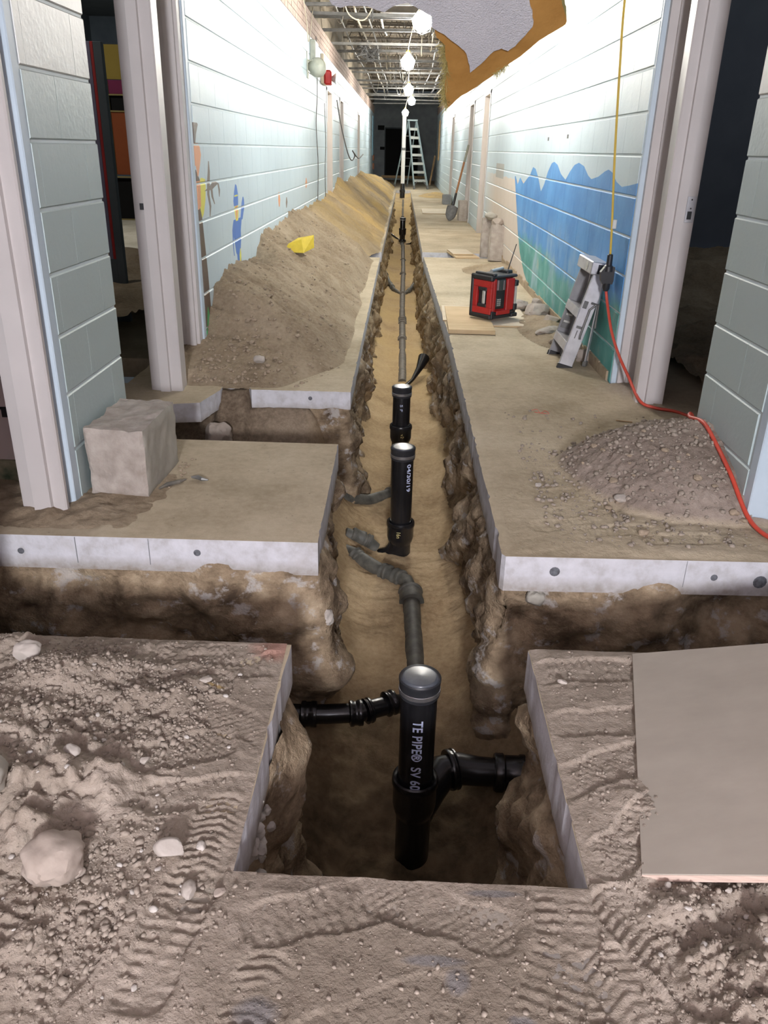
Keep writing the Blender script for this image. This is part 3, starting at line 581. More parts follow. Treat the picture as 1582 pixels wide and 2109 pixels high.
def block_wall(name, face_x, side, y0, y1, ztop, mat, key, openings=(), parts_to=99, thick=BT, phase=0.0, kind='structure', band=0):
    """side=+1: the painted face looks to +x (left wall); -1: to -x (right wall)"""
    w = empty(name, (face_x, y0, 0), kind=kind)
    T = thick; rest = MB(); bandm = MB(); mort = MB()
    ncourse = int(round(ztop / BH))
    segs_m = []
    def place(c, a, b):
        L = b - a - 2 * JV; H = BH - 2 * J
        if L < 0.02: return
        me, V, F = block_mesh(L, H, T, mat, key)
        yl = a + JV - y0; z = c * BH + J
        if a < parts_to:
            if side > 0: link('block', me, w, (-T, yl, z))
            else: link('block', me, w, (T, yl + L, z), (0, 0, PI))
        else:
            Tm = Matrix.Translation((-T, yl, z)) if side > 0 else Matrix.Translation((T, yl + L, z)) @ Matrix.Rotation(PI, 4, 'Z')
            rest.add(V, F, 0, Tm)
    for c in range(ncourse):
        zz = (c + 0.5) * BH
        segs = [(y0, y1)]
        for (oa, ob, oz) in openings:
            if zz < oz:
                ns = []
                for a, b in segs:
                    if oa > a: ns.append((a, min(b, oa)))
                    if ob < b: ns.append((max(a, ob), b))
                segs = [s_ for s_ in ns if s_[1] - s_[0] > 0.03]
        off = phase + (BL / 2 if c % 2 else 0)
        for a, b in segs:
            q = a; k = math.floor((a - off) / BL) + 1
            while q < b - 1e-4:
                e = min(b, off + k * BL)
                if e - q > 0.03: place(c, q, e)
                q = e; k += 1
            rr = 0.006
            x_ = (-T + 0.004, -rr) if side > 0 else (rr, T - 0.004)
            mort.box(x_[0], x_[1], a - y0 + 0.002, b - y0 - 0.002, c * BH, (c + 1) * BH)
    if rest.V: tag(rest.build('block_courses', mat, w), kind='stuff')
    tag(mort.build('mortar', M['mortar'], w), kind='stuff')
    return w
WL, WR = -1.165, 1.238
wl = block_wall('wall_left', WL, 1, 4.87, 34.0, 2.4384, M['mural_l'], 'ml', [(13.25, 14.2, 2.0), (15.9, 16.8, 2.0), (22, 22.9, 2.0)], 9.6)
wr = block_wall('wall_right', WR, -1, 4.60, 34.0, 2.4384, M['mural_r'], 'mr', [(13.0, 13.95, 2.0), (15.9, 16.9, 2.0), (22, 22.9, 2.0)], 9.6, phase=0.12)
sl_ = block_wall('wall_left', -1.160, 1, 2.72, 3.31, 2.4384, M['stub'], 'sl', phase=2.72 + 0.25)
sr_ = block_wall('wall_right', 1.275, -1, 2.72, 3.29, 2.4384, M['stub'], 'sr', phase=2.72 + 0.22)
# mortar bed under the first course of both stub walls and mural wall ends
for (x0, x1, y0, y1, z0, z1, mt, nm, par) in (
        (-1.31, -1.163, 2.665, 2.722, 0, 2.44, 'bluetrim', 'wall_end', sl_), (1.279, 1.425, 2.665, 2.722, 0, 2.44, 'bluetrim', 'wall_end', sr_),
        (-1.305, -1.168, 4.815, 4.872, 0, 2.44, 'bluetrim', 'wall_end', wl), (1.241, 1.30, 4.575, 4.602, 0.0, 2.44, 'bluetrim', 'wall_end', wr),
        (-1.33, -1.30, 4.30, 4.90, 0, 2.44, 'greytrim', 'wall_return', wl), (1.40, 1.425, 4.30, 4.75, 0, 2.44, 'greytrim', 'wall_return', wr)):
    mb = MB(); mb.box(x0, x1, y0, y1, z0, z1, bev=0.004)
    o = mb.build(nm, M[mt], par); o.location = -Vector(par.location)
# brick band and bearing above the blocks
def brick_band(par, x, side, y0, y1):
    m = MB(); random.seed(3)
    for c in range(4):
        y = y0 + (0.1 if c % 2 else 0)
        while y < y1:
            a, b = y + 0.005, min(y + 0.2, y1) - 0.005
            xx = (x - 0.13, x - random.uniform(0, 0.004)) if side > 0 else (x + random.uniform(0, 0.004), x + 0.13)
            m.box(xx[0], xx[1], a, b, 2.441 + c * 0.066, 2.441 + c * 0.066 + 0.057)
            y += 0.2
    m.box(*((x - 0.12, x - 0.008) if side > 0 else (x + 0.008, x + 0.12)), y0, y1, 2.44, 2.70)
    o = m.build('brick_courses', M['brickband'], par); tag(o, kind='stuff'); o.location = -Vector(par.location)
brick_band(wl, WL, 1, 4.87, 34.0); brick_band(wr, WR, -1, 4.60, 34.0)
# upper wall above the bricks to the deck, and over the door openings near the camera
for nm, x0, x1, par in (('upper_wall', -1.45, -1.20, wl), ('upper_wall', 1.27, 1.5, wr)):
    mb = MB(); mb.box(x0, x1, 3.3, 34, 2.71, 3.6); mb.box(x0, x1, -6.2, 3.3, 2.06, 3.6); mb.box(x0, x1, 3.3, 4.8, 2.1, 2.71)
    o = mb.build(nm, M['deck'], par); o.location = -Vector(par.location)

# ---- door frames beside the camera
def frame_post(name, poly, z1, n, mat='post', strike=None, label=None):
    t = empty(name, (poly[0][0], poly[0][1], 0), kind='structure')
    mb = MB(); mb.prism(poly, 0, z1, 0, shift(t.location)); mb.build('frame_post', M[mat], t)
    return t
def P(l, mx=1): return l if mx > 0 else [(-x, y) for x, y in l][::-1]
# far jamb of the left doorway: stop in the middle, return at the corridor corner
postL = frame_post('trim_1', [(-1.33, 4.215), (-1.275, 4.20), (-1.272, 4.184), (-1.222, 4.184), (-1.219, 4.20), (-1.168, 4.20), (-1.160, 4.205), (-1.160, 4.25), (-1.168, 4.255), (-1.168, 4.33), (-1.33, 4.33)], 2.1, 1)
postR = frame_post('trim_2', [(1.287, 4.185), (1.326, 4.185), (1.328, 4.168), (1.372, 4.168), (1.375, 4.185), (1.425, 4.185), (1.425, 4.33), (1.295, 4.33), (1.295, 4.24), (1.280, 4.235), (1.280, 4.190)], 2.1, 2)
post2L = frame_post('trim_3', [(-1.33, 4.77), (-1.262, 4.765), (-1.260, 4.752), (-1.205, 4.752), (-1.203, 4.765), (-1.185, 4.765), (-1.180, 4.815), (-1.33, 4.815)], 2.1, 3)
post2R = frame_post('trim_4', [(1.268, 4.545), (1.31, 4.545), (1.312, 4.532), (1.36, 4.532), (1.362, 4.545), (1.405, 4.55), (1.405, 4.62), (1.305, 4.62), (1.305, 4.575), (1.268, 4.575)], 2.1, 4)
nearL = frame_post('trim_5', [(-1.335, 2.615), (-1.285, 2.605), (-1.283, 2.588), (-1.222, 2.588), (-1.220, 2.605), (-1.178, 2.602), (-1.172, 2.608), (-1.172, 2.625), (-1.20, 2.63), (-1.20, 2.665), (-1.335, 2.665)], 2.1, 5)
nearR = frame_post('trim_6', [(1.39, 2.60), (1.45, 2.605), (1.55, 2.61), (1.55, 2.665), (1.415, 2.665), (1.415, 2.64), (1.39, 2.635)], 2.1, 6)
mb = MB()   # door heads
for (a, b, x0, x1) in ((3.31, 4.2, -1.33, -1.17), (3.29, 4.18, 1.28, 1.42), (1.7, 2.6, -1.33, -1.17), (1.7, 2.6, 1.28, 1.42)): mb.box(x0, x1, a, b, 2.04, 2.10)
tag(mb.build('trim_7', M['post']), kind='structure')
# strike plate on the right jamb, hole in the left one
def strike(par, x, y, z):
    l = Vector((x, y, z)) - par.location
    mb = MB(); mb.box(l.x - 0.022, l.x + 0.022, l.y - 0.003, l.y, l.z - 0.06, l.z + 0.06, bev=0.001)
    pl = mb.build('strike_plate', M['alu'], par); pl['label'] = 'grey metal strike plate on the white jamb'
    mb = MB(); mb.box(l.x - 0.013, l.x + 0.008, l.y - 0.0045, l.y - 0.003, l.z - 0.045, l.z - 0.008)
    for dz in (0.045, 0.005): mb.lathe([(0.004, 0), (0.0, 0.0005)], 10, 0, Matrix.Translation((l.x, l.y - 0.0032, l.z + dz)) @ Matrix.Rotation(PI / 2, 4, 'X'))
    mb.build('latch_hole', M['blackpl'], par)
strike(postR, 1.400, 4.185, 0.985)
mb = MB(); mb.box(0, 0.022, -0.002, 0, 0, 0.03); mb.build('latch_hole', M['blackpl'], postL, loc=(0.035, -0.019, 0.92))
# walls before the first doorways, beside the photographer
for nm, x0, x1 in (('wall_left', -1.31, -1.17), ('wall_right', 1.28, 1.42)):
    mb = MB(); mb.box(x0, x1, -6.2, 1.70, 0, 2.5); tag(mb.build(nm, M['pink']), kind='structure')
mb = MB(); mb.box(-1.31, 1.42, -6.35, -6.2, 0, 3.6); tag(mb.build('wall_back', M['pink']), kind='structure')
# pink leaf seen through the nearest left doorway, with hinge cut-outs
t = empty('door_1', (-1.42, 2.86, 0), kind='structure')
mb = MB(); mb.box(-1.0, 0.05, 0, 0.045, 0.03, 2.05, bev=0.003); mb.build('door_leaf', M['pink'], t)
mb = MB()
for (xa, xb, za, zb) in ((-0.095, -0.075, 0.40, 0.50), (-0.045, -0.035, 0.42, 0.50), (-0.078, -0.055, 0.345, 0.375), (-0.06, -0.04, 0.27, 0.31), (-0.075, -0.055, 0.30, 0.31), (-0.145, -0.14, 0.30, 0.46)):
    mb.box(xa, xb, -0.002, 0.004, za, zb)
mb.build('hinge_cutout', M['blackpl'], t)
mb = MB(); mb.box(-1.0, 0.05, -0.012, 0.0, 0.0, 0.10); mb.build('skirting', simple('mouldy_skirting', (0.36, 0.32, 0.22), (0.06, 0.09, 0.05), 18, 0.9), t)
for nm, x0, x1, y0, y1 in (('wall_left', -2.6, -2.45, 0.0, 3.0), ):
    mb = MB(); mb.box(x0, x1, y0, y1, 0, 2.7); tag(mb.build(nm, M['pink']), kind='structure')

# ---- dark rooms off the corridor
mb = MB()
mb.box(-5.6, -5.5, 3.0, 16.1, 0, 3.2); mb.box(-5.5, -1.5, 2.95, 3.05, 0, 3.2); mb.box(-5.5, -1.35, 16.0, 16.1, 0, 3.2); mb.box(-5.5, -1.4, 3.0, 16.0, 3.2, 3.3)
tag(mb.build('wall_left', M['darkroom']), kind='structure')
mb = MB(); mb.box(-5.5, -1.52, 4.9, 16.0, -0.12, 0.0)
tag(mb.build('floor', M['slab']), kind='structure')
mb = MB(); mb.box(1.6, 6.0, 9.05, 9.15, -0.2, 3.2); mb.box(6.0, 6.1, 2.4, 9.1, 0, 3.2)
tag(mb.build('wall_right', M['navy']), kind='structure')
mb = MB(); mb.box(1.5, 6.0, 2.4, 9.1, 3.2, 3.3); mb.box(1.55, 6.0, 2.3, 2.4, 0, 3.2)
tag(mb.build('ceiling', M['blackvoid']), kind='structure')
# painted unit in the left room
t = empty('painted_partition', (-2.6, 8.0, 0), 'tall partition of ochre, magenta and rust panels in dark left room', 'partition')
def pb(nm, mt, x0, x1, z0, z1, y0=0.0, y1=0.03):
    b = MB(); b.box(x0, x1, y0, y1, z0, z1, bev=0.002); return b.build(nm, M[mt], t)
pb('ochre_panel', 'yellowp', -0.10, 0.75, 1.73, 2.0); pb('magenta_panel', 'magenta', -0.10, 0.75, 1.615, 1.725)
pb('open_bay', 'blackvoid', -0.11, 0.75, 1.48, 1.608, 0.02, 0.04); pb('rust_panel', 'orange', -0.05, 0.75, 0.95, 1.475)
pb('green_panel', 'greytrim', -0.11, -0.06, 0.95, 1.475, 0.01, 0.03)
pb('shelf_bay', 'blackvoid', -0.10, 0.75, 0.55, 0.92, 0.03, 0.05)
b = MB()
for z in (1.608, 1.476, 0.93, 0.56): b.box(-0.11, 0.75, -0.012, 0.0, z - 0.006, z + 0.006)
b.box(-0.062, -0.048, -0.012, 0.0, 0.94, 1.72); b.box(-0.11, -0.09, -0.012, 0.0, 0.0, 0.93); b.box(0.10, 0.115, -0.012, 0, 0.0, 0.93)
b.build('trim_strip', simple('ochre_trim', (0.45, 0.36, 0.14)), t)
t = empty('partition_post', (-2.08, 6.0, 0), 'narrow red and violet painted post inside dark left doorway', 'post')
b = MB(); b.box(-0.03, 0.0, 0, 0.05, 0.45, 1.82, bev=0.003); b.build('violet_face', simple('violet_paint', (0.22, 0.20, 0.30)), t)
b = MB(); b.box(0.0, 0.02, 0, 0.05, 0.45, 1.82, bev=0.002); b.build('red_face', simple('red_paint', (0.45, 0.03, 0.03)), t)
b = MB(); b.box(0.02, 0.075, 0.0, 0.05, 0.0, 1.82, bev=0.002); b.box(-0.03, 0.02, 0, 0.05, 0, 0.45); b.build('dark_face', M['darkroom'], t)

# ---- far end of the corridor
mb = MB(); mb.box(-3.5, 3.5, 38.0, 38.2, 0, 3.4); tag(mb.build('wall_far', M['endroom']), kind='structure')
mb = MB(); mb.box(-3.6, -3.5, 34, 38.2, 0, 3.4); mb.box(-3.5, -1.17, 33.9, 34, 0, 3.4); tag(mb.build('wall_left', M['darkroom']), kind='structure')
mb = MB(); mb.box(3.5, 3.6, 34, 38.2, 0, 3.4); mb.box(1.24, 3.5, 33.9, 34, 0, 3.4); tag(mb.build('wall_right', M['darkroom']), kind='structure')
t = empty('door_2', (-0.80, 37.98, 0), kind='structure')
b = MB(); b.box(0, 1.4, -0.03, 0, 0.1, 2.02); b.build('black_doorway_panel', M['blackvoid'], t)  # solid black panel stands in for the unlit doorway
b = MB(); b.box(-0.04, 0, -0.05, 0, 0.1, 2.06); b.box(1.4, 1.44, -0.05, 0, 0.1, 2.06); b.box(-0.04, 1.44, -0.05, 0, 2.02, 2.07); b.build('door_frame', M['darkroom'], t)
# distant side doors
dn = 3
for side, x, ya, yb in ((1, WL, 13.25, 14.2), (1, WL, 15.9, 16.8), (1, WL, 22, 22.9), (-1, WR, 13.0, 13.95), (-1, WR, 15.9, 16.9), (-1, WR, 22, 22.9)):
    t = empty('door_%d' % dn, (x, ya, 0), kind='structure'); dn += 1
    s = side; L = yb - ya
    b = MB()
    def bx(xa, xb, *r):
        xa, xb = sorted((xa * s, xb * s)); b.box(xa, xb, *r)
    bx(-0.15, 0.012, -0.015, 0.05, 0, 2.03); bx(-0.15, 0.012, L - 0.05, L + 0.015, 0, 2.03); bx(-0.15, 0.012, -0.015, L + 0.015, 1.99, 2.04)
    b.build('door_frame', M['post'], t)
    b = MB(); bx(-0.12, -0.08, 0.05, L - 0.05, 0.01, 1.99); b.build('door_leaf', M['cream'], t)
    b = MB(); b.tube([(-0.08 * s, 0.12, 0.98), (-0.03 * s, 0.12, 0.98), (-0.03 * s, 0.22, 0.98)], 0.011, 8); b.build('door_handle', M['alu'], t)

# ---- ceiling: deck, joists, runners, services
mb = MB(); mb.box(-3.6, 3.6, -6.3, 38.2, 3.55, 3.65)
for k in range(130):
    y = 5.0 + k * 0.26; mb.box(-1.3, 1.3, y, y + 0.13, 3.51, 3.552)
tag(mb.build('ceiling', M['deck']), kind='structure')
mb = MB(); mb.box(-1.18, 1.28, -6.2, 3.2, 2.75, 2.78); tag(mb.build('ceiling', M['plaster']), kind='structure')
for k in range(20):
    y = 6.4 + k * 1.22
    t = empty('bar_joist', (0, y, 3.1), 'steel bar joist with zigzag web above the open corridor ceiling', 'joist', 'bar joists over the corridor')
    b = MB(); b.box(-1.3, 1.3, -0.03, 0.03, 0.36, 0.40); b.build('top_chord', M['joist'], t)
    b = MB(); b.box(-1.3, 1.3, -0.025, 0.025, 0.0, 0.03); b.build('bottom_chord', M['joist'], t)
    b = MB(); x = -1.25; up = 0
    while x < 1.24: b.tube([(x, 0, 0.02 if not up else 0.37), (x + 0.2, 0, 0.37 if not up else 0.02)], 0.009, 5); x += 0.2; up = 1 - up
    b.build('web', M['joist'], t)
rys = [10.1, 10.9, 11.45, 11.95, 13.05, 14.4, 15.85, 17.15, 18.6, 20.2, 21.9, 23.6, 24.9, 26.6, 28.4, 30.2, 32.0]
for i, y in enumerate(rys):
    b = MB(); tl = random.uniform(-0.02, 0.02)
    b.box(-1.2, 1.25, -0.02, 0.02, 0, 0.004); b.box(-1.2, 1.25, -0.02, -0.016, 0, 0.038); b.box(-1.2, 1.25, 0.016, 0.02, 0, 0.038)
    o = b.build('ceiling_runner', M['galv'], loc=(0.0, y, 2.72 + 0.03 * math.sin(i * 2.3)), rot=(0, tl, random.uniform(-0.03, 0.03)))
    tag(o, ['first', 'second', 'third', 'fourth', 'fifth', 'sixth', 'seventh', 'eighth', 'ninth', 'tenth', 'eleventh', 'twelfth', 'thirteenth', 'fourteenth', 'fifteenth', 'sixteenth', 'seventeenth'][i] + ' thin steel runner from the camera spanning the open corridor ceiling', 'ceiling runner', 'ceiling runners across the corridor')
def conduit(x, z, y0, y1, r, mt, lab, sag=0.0):
    b = MB(); n = 10; b.tube([(x + 0.03 * math.sin(i * 1.7 + x * 9), y0 + (y1 - y0) * i / n, z - sag * math.sin(PI * i / n)) for i in range(n + 1)], r, 8)
    return tag(b.build('conduit', M[mt]), lab, 'conduit')
conduit(-0.95, 2.86, 6, 33, 0.012, 'galv', 'thin conduit along the left side above the runners')
conduit(-0.72, 2.98, 6, 33, 0.016, 'whitewire', 'pale conduit second from the left wall above runners')
conduit(-0.55, 2.90, 7, 30, 0.014, 'galv', 'grey conduit near centre left above the runners')
conduit(-0.38, 3.02, 7, 16, 0.02, 'pvc', 'white pipe run above the runners left of the bulbs')
conduit(0.55, 2.88, 7, 33, 0.014, 'galv', 'grey conduit right of the hanging bulbs')
conduit(0.85, 2.95, 12, 33, 0.025, 'alu', 'bright pipe along the right side above runners')
conduit(1.02, 2.86, 12, 33, 0.018, 'whitewire', 'pale conduit closest to the right wall')
def hang(name, pts, r, mt, lab, cat='wire', n=6, sub=6):
    P_ = [Vector(p) for p in pts]; out = []
    for i in range(len(P_) - 1):
        p0, p1, p2, p3 = P_[max(i - 1, 0)], P_[i], P_[i + 1], P_[min(i + 2, len(P_) - 1)]
        for k in range(sub):
            t = k / sub
            out.append(0.5 * ((2 * p1) + (-p0 + p2) * t + (2 * p0 - 5 * p1 + 4 * p2 - p3) * t * t + (-p0 + 3 * p1 - 3 * p2 + p3) * t ** 3))
    out.append(P_[-1]); b = MB(); b.tube(out, r, n)
    return tag(b.build(name, M[mt], smooth=True), lab, cat)
random.seed(5)
for i in range(26):
    y = random.uniform(9.5, 26); x = random.uniform(-0.75, 0.45); a = random.uniform(0.9, PI - 0.9)
    L = random.uniform(0.4, 1.2)
    o = hang('loose_wire', [(x, round((y - 6.4) / 1.22) * 1.22 + 6.4, 3.11), (x + 0.3 * L * math.cos(a), y + 0.4 * L * math.sin(a), 2.74 - 0.25 * random.random()), (x + 0.7 * L * math.cos(a), y + L * math.sin(a), 2.78), (x + L * math.cos(a), y + 1.4 * L * math.sin(a), 3.11)], random.choice([0.004, 0.006, 0.008]), random.choice(['wire', 'whitewire', 'galv', 'whitewire']), 'loose wire looping below the open ceiling')
    o['group'] = 'loose wires in the open ceiling'
hang('wire_loop', [(-0.75, 10.6, 2.85), (-0.68, 10.7, 2.62), (-0.5, 10.8, 2.58), (-0.38, 10.9, 2.78)], 0.008, 'whitewire', 'cream wire loop hanging under the nearest runner')
b = MB(); b.box(-0.42, 0.42, -0.3, 0.3, 0, 0.16, bev=0.01); tag(b.build('ceiling_duct', M['joist'], loc=(0.05, 12.6, 2.86)), 'dark boxy duct between joists behind the second runner', 'duct')
random.seed(9)
b = MB()
for i in range(60):
    x, y, z = -0.62 + random.gauss(0, 0.09), 15.2 + random.gauss(0, 0.35), 2.66 + random.gauss(0, 0.05)
    b.tube([(x + random.gauss(0, 0.06), y + random.gauss(0, 0.06), z + random.gauss(0, 0.06)) for _ in range(4)], 0.005, 4)
tag(b.build('cable_tangle', M['wire']), 'dark tangle of cables under the ceiling left of the bulbs', 'cables', kind='stuff')

# ---- work lights on a string
bulbs = [(0.149, 9.5, 2.41, 'bright work light nearest the camera beside the torn plaster'), (0.019, 13.5, 2.395, 'second bright work light along the corridor'), (0.066, 19.5, 2.395, 'third bright work light along the corridor'),
         (0.172, 24.5, 2.43, 'fourth work light hanging right of the white pipe'), (0.011, 28.0, 2.27, 'last and lowest work light above the white pipe'), (0.45, 6.9, 2.35, 'work light hidden behind the hanging torn ceiling sheet')]
for x, y, z, lab in bulbs:
    t = empty('work_light', (x, y, z), lab, 'lamp')
    b = MB(); r = 0.095
    b.lathe([(0.0, -r)] + [(r * math.sin(a), -r * math.cos(a)) for a in [i * PI / 12 for i in range(1, 11)]] + [(0.025, r * 0.98)], 20); b.build('bulb', M['bulb'], t, smooth=True)
    b = MB(); b.lathe([(0.028, r * 0.9), (0.03, r + 0.05), (0.012, r + 0.07)], 16); b.build('socket', M['cordyel'], t, smooth=True)
    b = MB()
    for k in range(6):
        a = k * PI / 3; b.tube([(0.03 * math.cos(a), 0.03 * math.sin(a), r + 0.02), (0.108 * math.cos(a), 0.108 * math.sin(a), 0.02), (0.08 * math.cos(a), 0.08 * math.sin(a), -0.085), (0, 0, -0.115)], 0.002, 4)
    b.build('guard', M['galv'], t)
sp = sorted([(y, x, z) for x, y, z, _ in bulbs]); pts = [(0.4, 3.0, 2.9)]
for i, (y, x, z) in enumerate(sp):
    pts.append((x, y, z + 0.145))
    if i < len(sp) - 1: pts.append(((x + sp[i + 1][1]) / 2, (y + sp[i + 1][0]) / 2, 2.66))
hang('light_string_cable', pts, 0.007, 'cordyel', 'yellow cable stringing the work lights along the corridor', 'cable')


# ================================================================ DIRT LYING ON THE SLABS
def stamp(h, X, Y, cx, cy, ang, L=0.29, W=0.105, dep=0.006, ridge=0.006, n=14, kind=0):
    ca, sa = math.cos(ang), math.sin(ang)
    u = (X - cx) * ca + (Y - cy) * sa; v = -(X - cx) * sa + (Y - cy) * ca
    un = u / (L / 2); wv = W / 2 * (1 - 0.20 * np.exp(-((un + 0.25) / 0.22) ** 2))
    ins = ss(1.04, 0.92, np.maximum(np.abs(un), 0) ** 3 + (np.abs(v) / wv) ** 4)
    if kind == 0: tr = np.cos(2 * PI * n * (u + 0.35 * np.abs(v)) / L / 1.0)
    elif kind == 1: tr = np.cos(2 * PI * n * u / L) * ss(0.008, 0.016, np.abs(v) + 0.004 * np.cos(2 * PI * n * u / L))
    else: tr = np.cos(2 * PI * n * u / L) * np.cos(2 * PI * 4 * v / W)
    noise = 0.55 + 0.7 * fbm(X * 18, Y * 18, 0, int(cx * 100) % 97 + 5, 3)
    pat = ss(-0.3, 0.9, tr) * ridge * np.clip(noise * 2.2 - 0.35, 0, 1.25) * (0.75 + 0.5 * fbm(X * 90, Y * 90, 0, 9, 2))
    rim = np.exp(-((np.maximum(np.abs(un) ** 3, (np.abs(v) / wv) ** 4) - 1.15) / 0.25) ** 2) * dep * 0.5
    return h * (1 - 0.5 * ins) + ins * (pat - dep * 0.4) + rim * np.clip(noise, 0, 1)
prints = [  # cx, cy, angle, kind
    (-0.36, 1.69, 0.35, 1), (-0.52, 1.60, 0.15, 2), (-0.33, 1.47, 2.7, 2), (-0.47, 1.36, 0.4, 2), (-0.36, 1.25, 0.2, 0), (-0.47, 1.74, 0.1, 2), (-0.33, 1.11, 1.5, 0),
    (-0.36, 0.93, 1.45, 1), (-0.52, 0.84, 1.3, 0), (-0.10, 0.985, 0.3, 1), (0.10, 0.99, 2.8, 2), (0.32, 0.93, 1.55, 1),
    (0.26, 0.80, 1.25, 1), (0.00, 0.79, 0.4, 2), (0.47, 0.93, 2.1, 0), (0.62, 0.86, 2.2, 1), (0.42, 0.80, 2.0, 0), (-0.20, 0.76, 1.4, 0),
    (0.50, 1.72, 0.1, 1), (0.52, 1.52, 0.1, 1), (0.47, 1.36, 0.4, 2), (0.50, 1.18, 0.7, 2), (-0.66, 0.90, 1.3, 1), (-0.80, 0.92, 1.2, 0)]
def fore_h(X, Y):
    b = 0.010 + 0.008 * fbm(X * 5, Y * 5, 0, 61, 3)
    coarse = np.clip(ss(-0.36, -0.60, X) * (0.65 + 0.8 * fbm(X * 3, Y * 3, 0, 62, 2)) + ss(0.45, 0.6, X) * ss(1.10, 1.0, Y) + 0.35 * ss(0.43, 0.5, X) * ss(1.5, 1.2, Y), 0, 1)
    thin = np.exp(-((X - 0.05) / 0.30) ** 2) * ss(1.05, 0.98, Y) * 0.8 + ss(1.72, 1.80, Y) * ss(-0.45, -0.7, X)
    b = b - 0.0035 * thin
    for i, (cx, cy, a, k) in enumerate(prints):
        n0 = 13 if k == 1 else 15
        b = stamp(b, X, Y, cx, cy, a, 0.285, 0.108, 0.007, 0.0060 if k != 2 else 0.005, n0, k)
    calm = np.exp(-((X - 0.03) / 0.24) ** 2 - ((Y - 0.84) / 0.11) ** 2) * 0.7; b = b * (1 - calm) + 0.008 * calm
    # clods and small heaps
    lump = np.clip(fbm(X * 9, Y * 9, 0, 64, 3) + 0.15, 0, 1) ** 1.3 * 0.085
    cl = np.abs(fbm(X * 22, Y * 22, 0, 65, 4)) * 0.036 + np.abs(fbm(X * 60, Y * 60, 0, 66, 3)) * 0.014 - 0.03 * np.clip(fbm(X * 7, Y * 10, 0, 68, 3) - 0.18, 0, 1)
    b = b + coarse * (lump + cl) + 0.0025 * fbm(X * 60, Y * 60, 0, 67, 3) * (0.4 + coarse)
    b = b + 0.07 * np.exp(-((X + 0.86) / 0.14) ** 2 - ((Y - 1.36) / 0.20) ** 2) + 0.05 * np.exp(-((X + 0.80) / 0.12) ** 2 - ((Y - 1.60) / 0.08) ** 2)
    b = b - 0.03 * np.exp(-((X - 0.72) / 0.07) ** 2 - ((Y - 1.0) / 0.03) ** 2) * 0.8
    b = b + 0.20 * np.exp(-((X - 1.30) / 0.13) ** 2 - ((Y - 1.2) / 0.4) ** 2)
    # pressed flat under the big sheet of plywood, thinned at the sawn edges
    e = np.minimum.reduce([np.where(Y > 1.06, np.where(X < 0, -0.272 - X, X - 0.378), 9.0), np.where(X > 0.38, 1.835 - Y, 9.0), np.where(X < -0.27, 1.813 - Y, 9.0), np.where((X > -0.28) & (X < 0.38), 1.055 - Y, 9.0)])
    e2 = np.where((Y > 1.06) & (X > -0.27) & (X < 0.375), -1, e)
    fade = ss(-0.002, 0.05, e2)
    b = 0.0012 + (b - 0.0012) * (0.15 + 0.85 * fade)
    ply = ss(0.0, 0.05, X - (0.52 + (Y - 1.1) * 0.23)) * ss(1.08, 1.13, Y)
    b = np.where(ply > 0, b * (1 - ply) + np.minimum(b, 0.004 + 0.27 * np.clip(X - 0.72, 0, 9)) * ply, b)
    return b
def res_axis(a, b, r): return np.arange(a, b + r, r)
Xa = np.concatenate([np.arange(-1.9, -1.05, 0.02), np.arange(-1.05, 1.05, 0.0045), np.arange(1.05, 1.9, 0.02)])
Ya = np.concatenate([np.arange(-0.4, 0.62, 0.03), np.arange(0.62, 1.83, 0.0045)])
Xa = np.sort(np.append(Xa, [-0.2745, 0.3765])); Ya = np.sort(np.append(Ya, [1.0575, 1.811, 1.8165]))
X, Y = np.meshgrid(Xa, Ya, indexing='ij'); Z = fore_h(X, Y)
edge_y = np.where(X < 0, 1.812 + 0 * X, 1.818 + 0.02 * (X - 0.37)); hole = (X > -0.2735) & (X < 0.3755) & (Y > 1.0585)
xc, yc = (X[:-1, :-1] + X[1:, 1:]) / 2, (Y[:-1, :-1] + Y[1:, 1:]) / 2
ne = 1.067 + (xc + 0.276) / 0.651 * (1.056 - 1.067)
mask = (yc < np.where(xc < 0, 1.811, 1.817)) & ~(((xc < -1.165) | (xc > 1.275)) & (yc < 1.70)) & ~((xc > -0.275) & (xc < 0.3765) & (yc > ne - 0.003))
me = grid('loose_dirt', np.stack([X, Y, Z], -1), M['dirt'], mask)
tag(link('loose_dirt', me), 'trodden loose dirt with boot prints over the front concrete floor', 'dirt', kind='stuff')

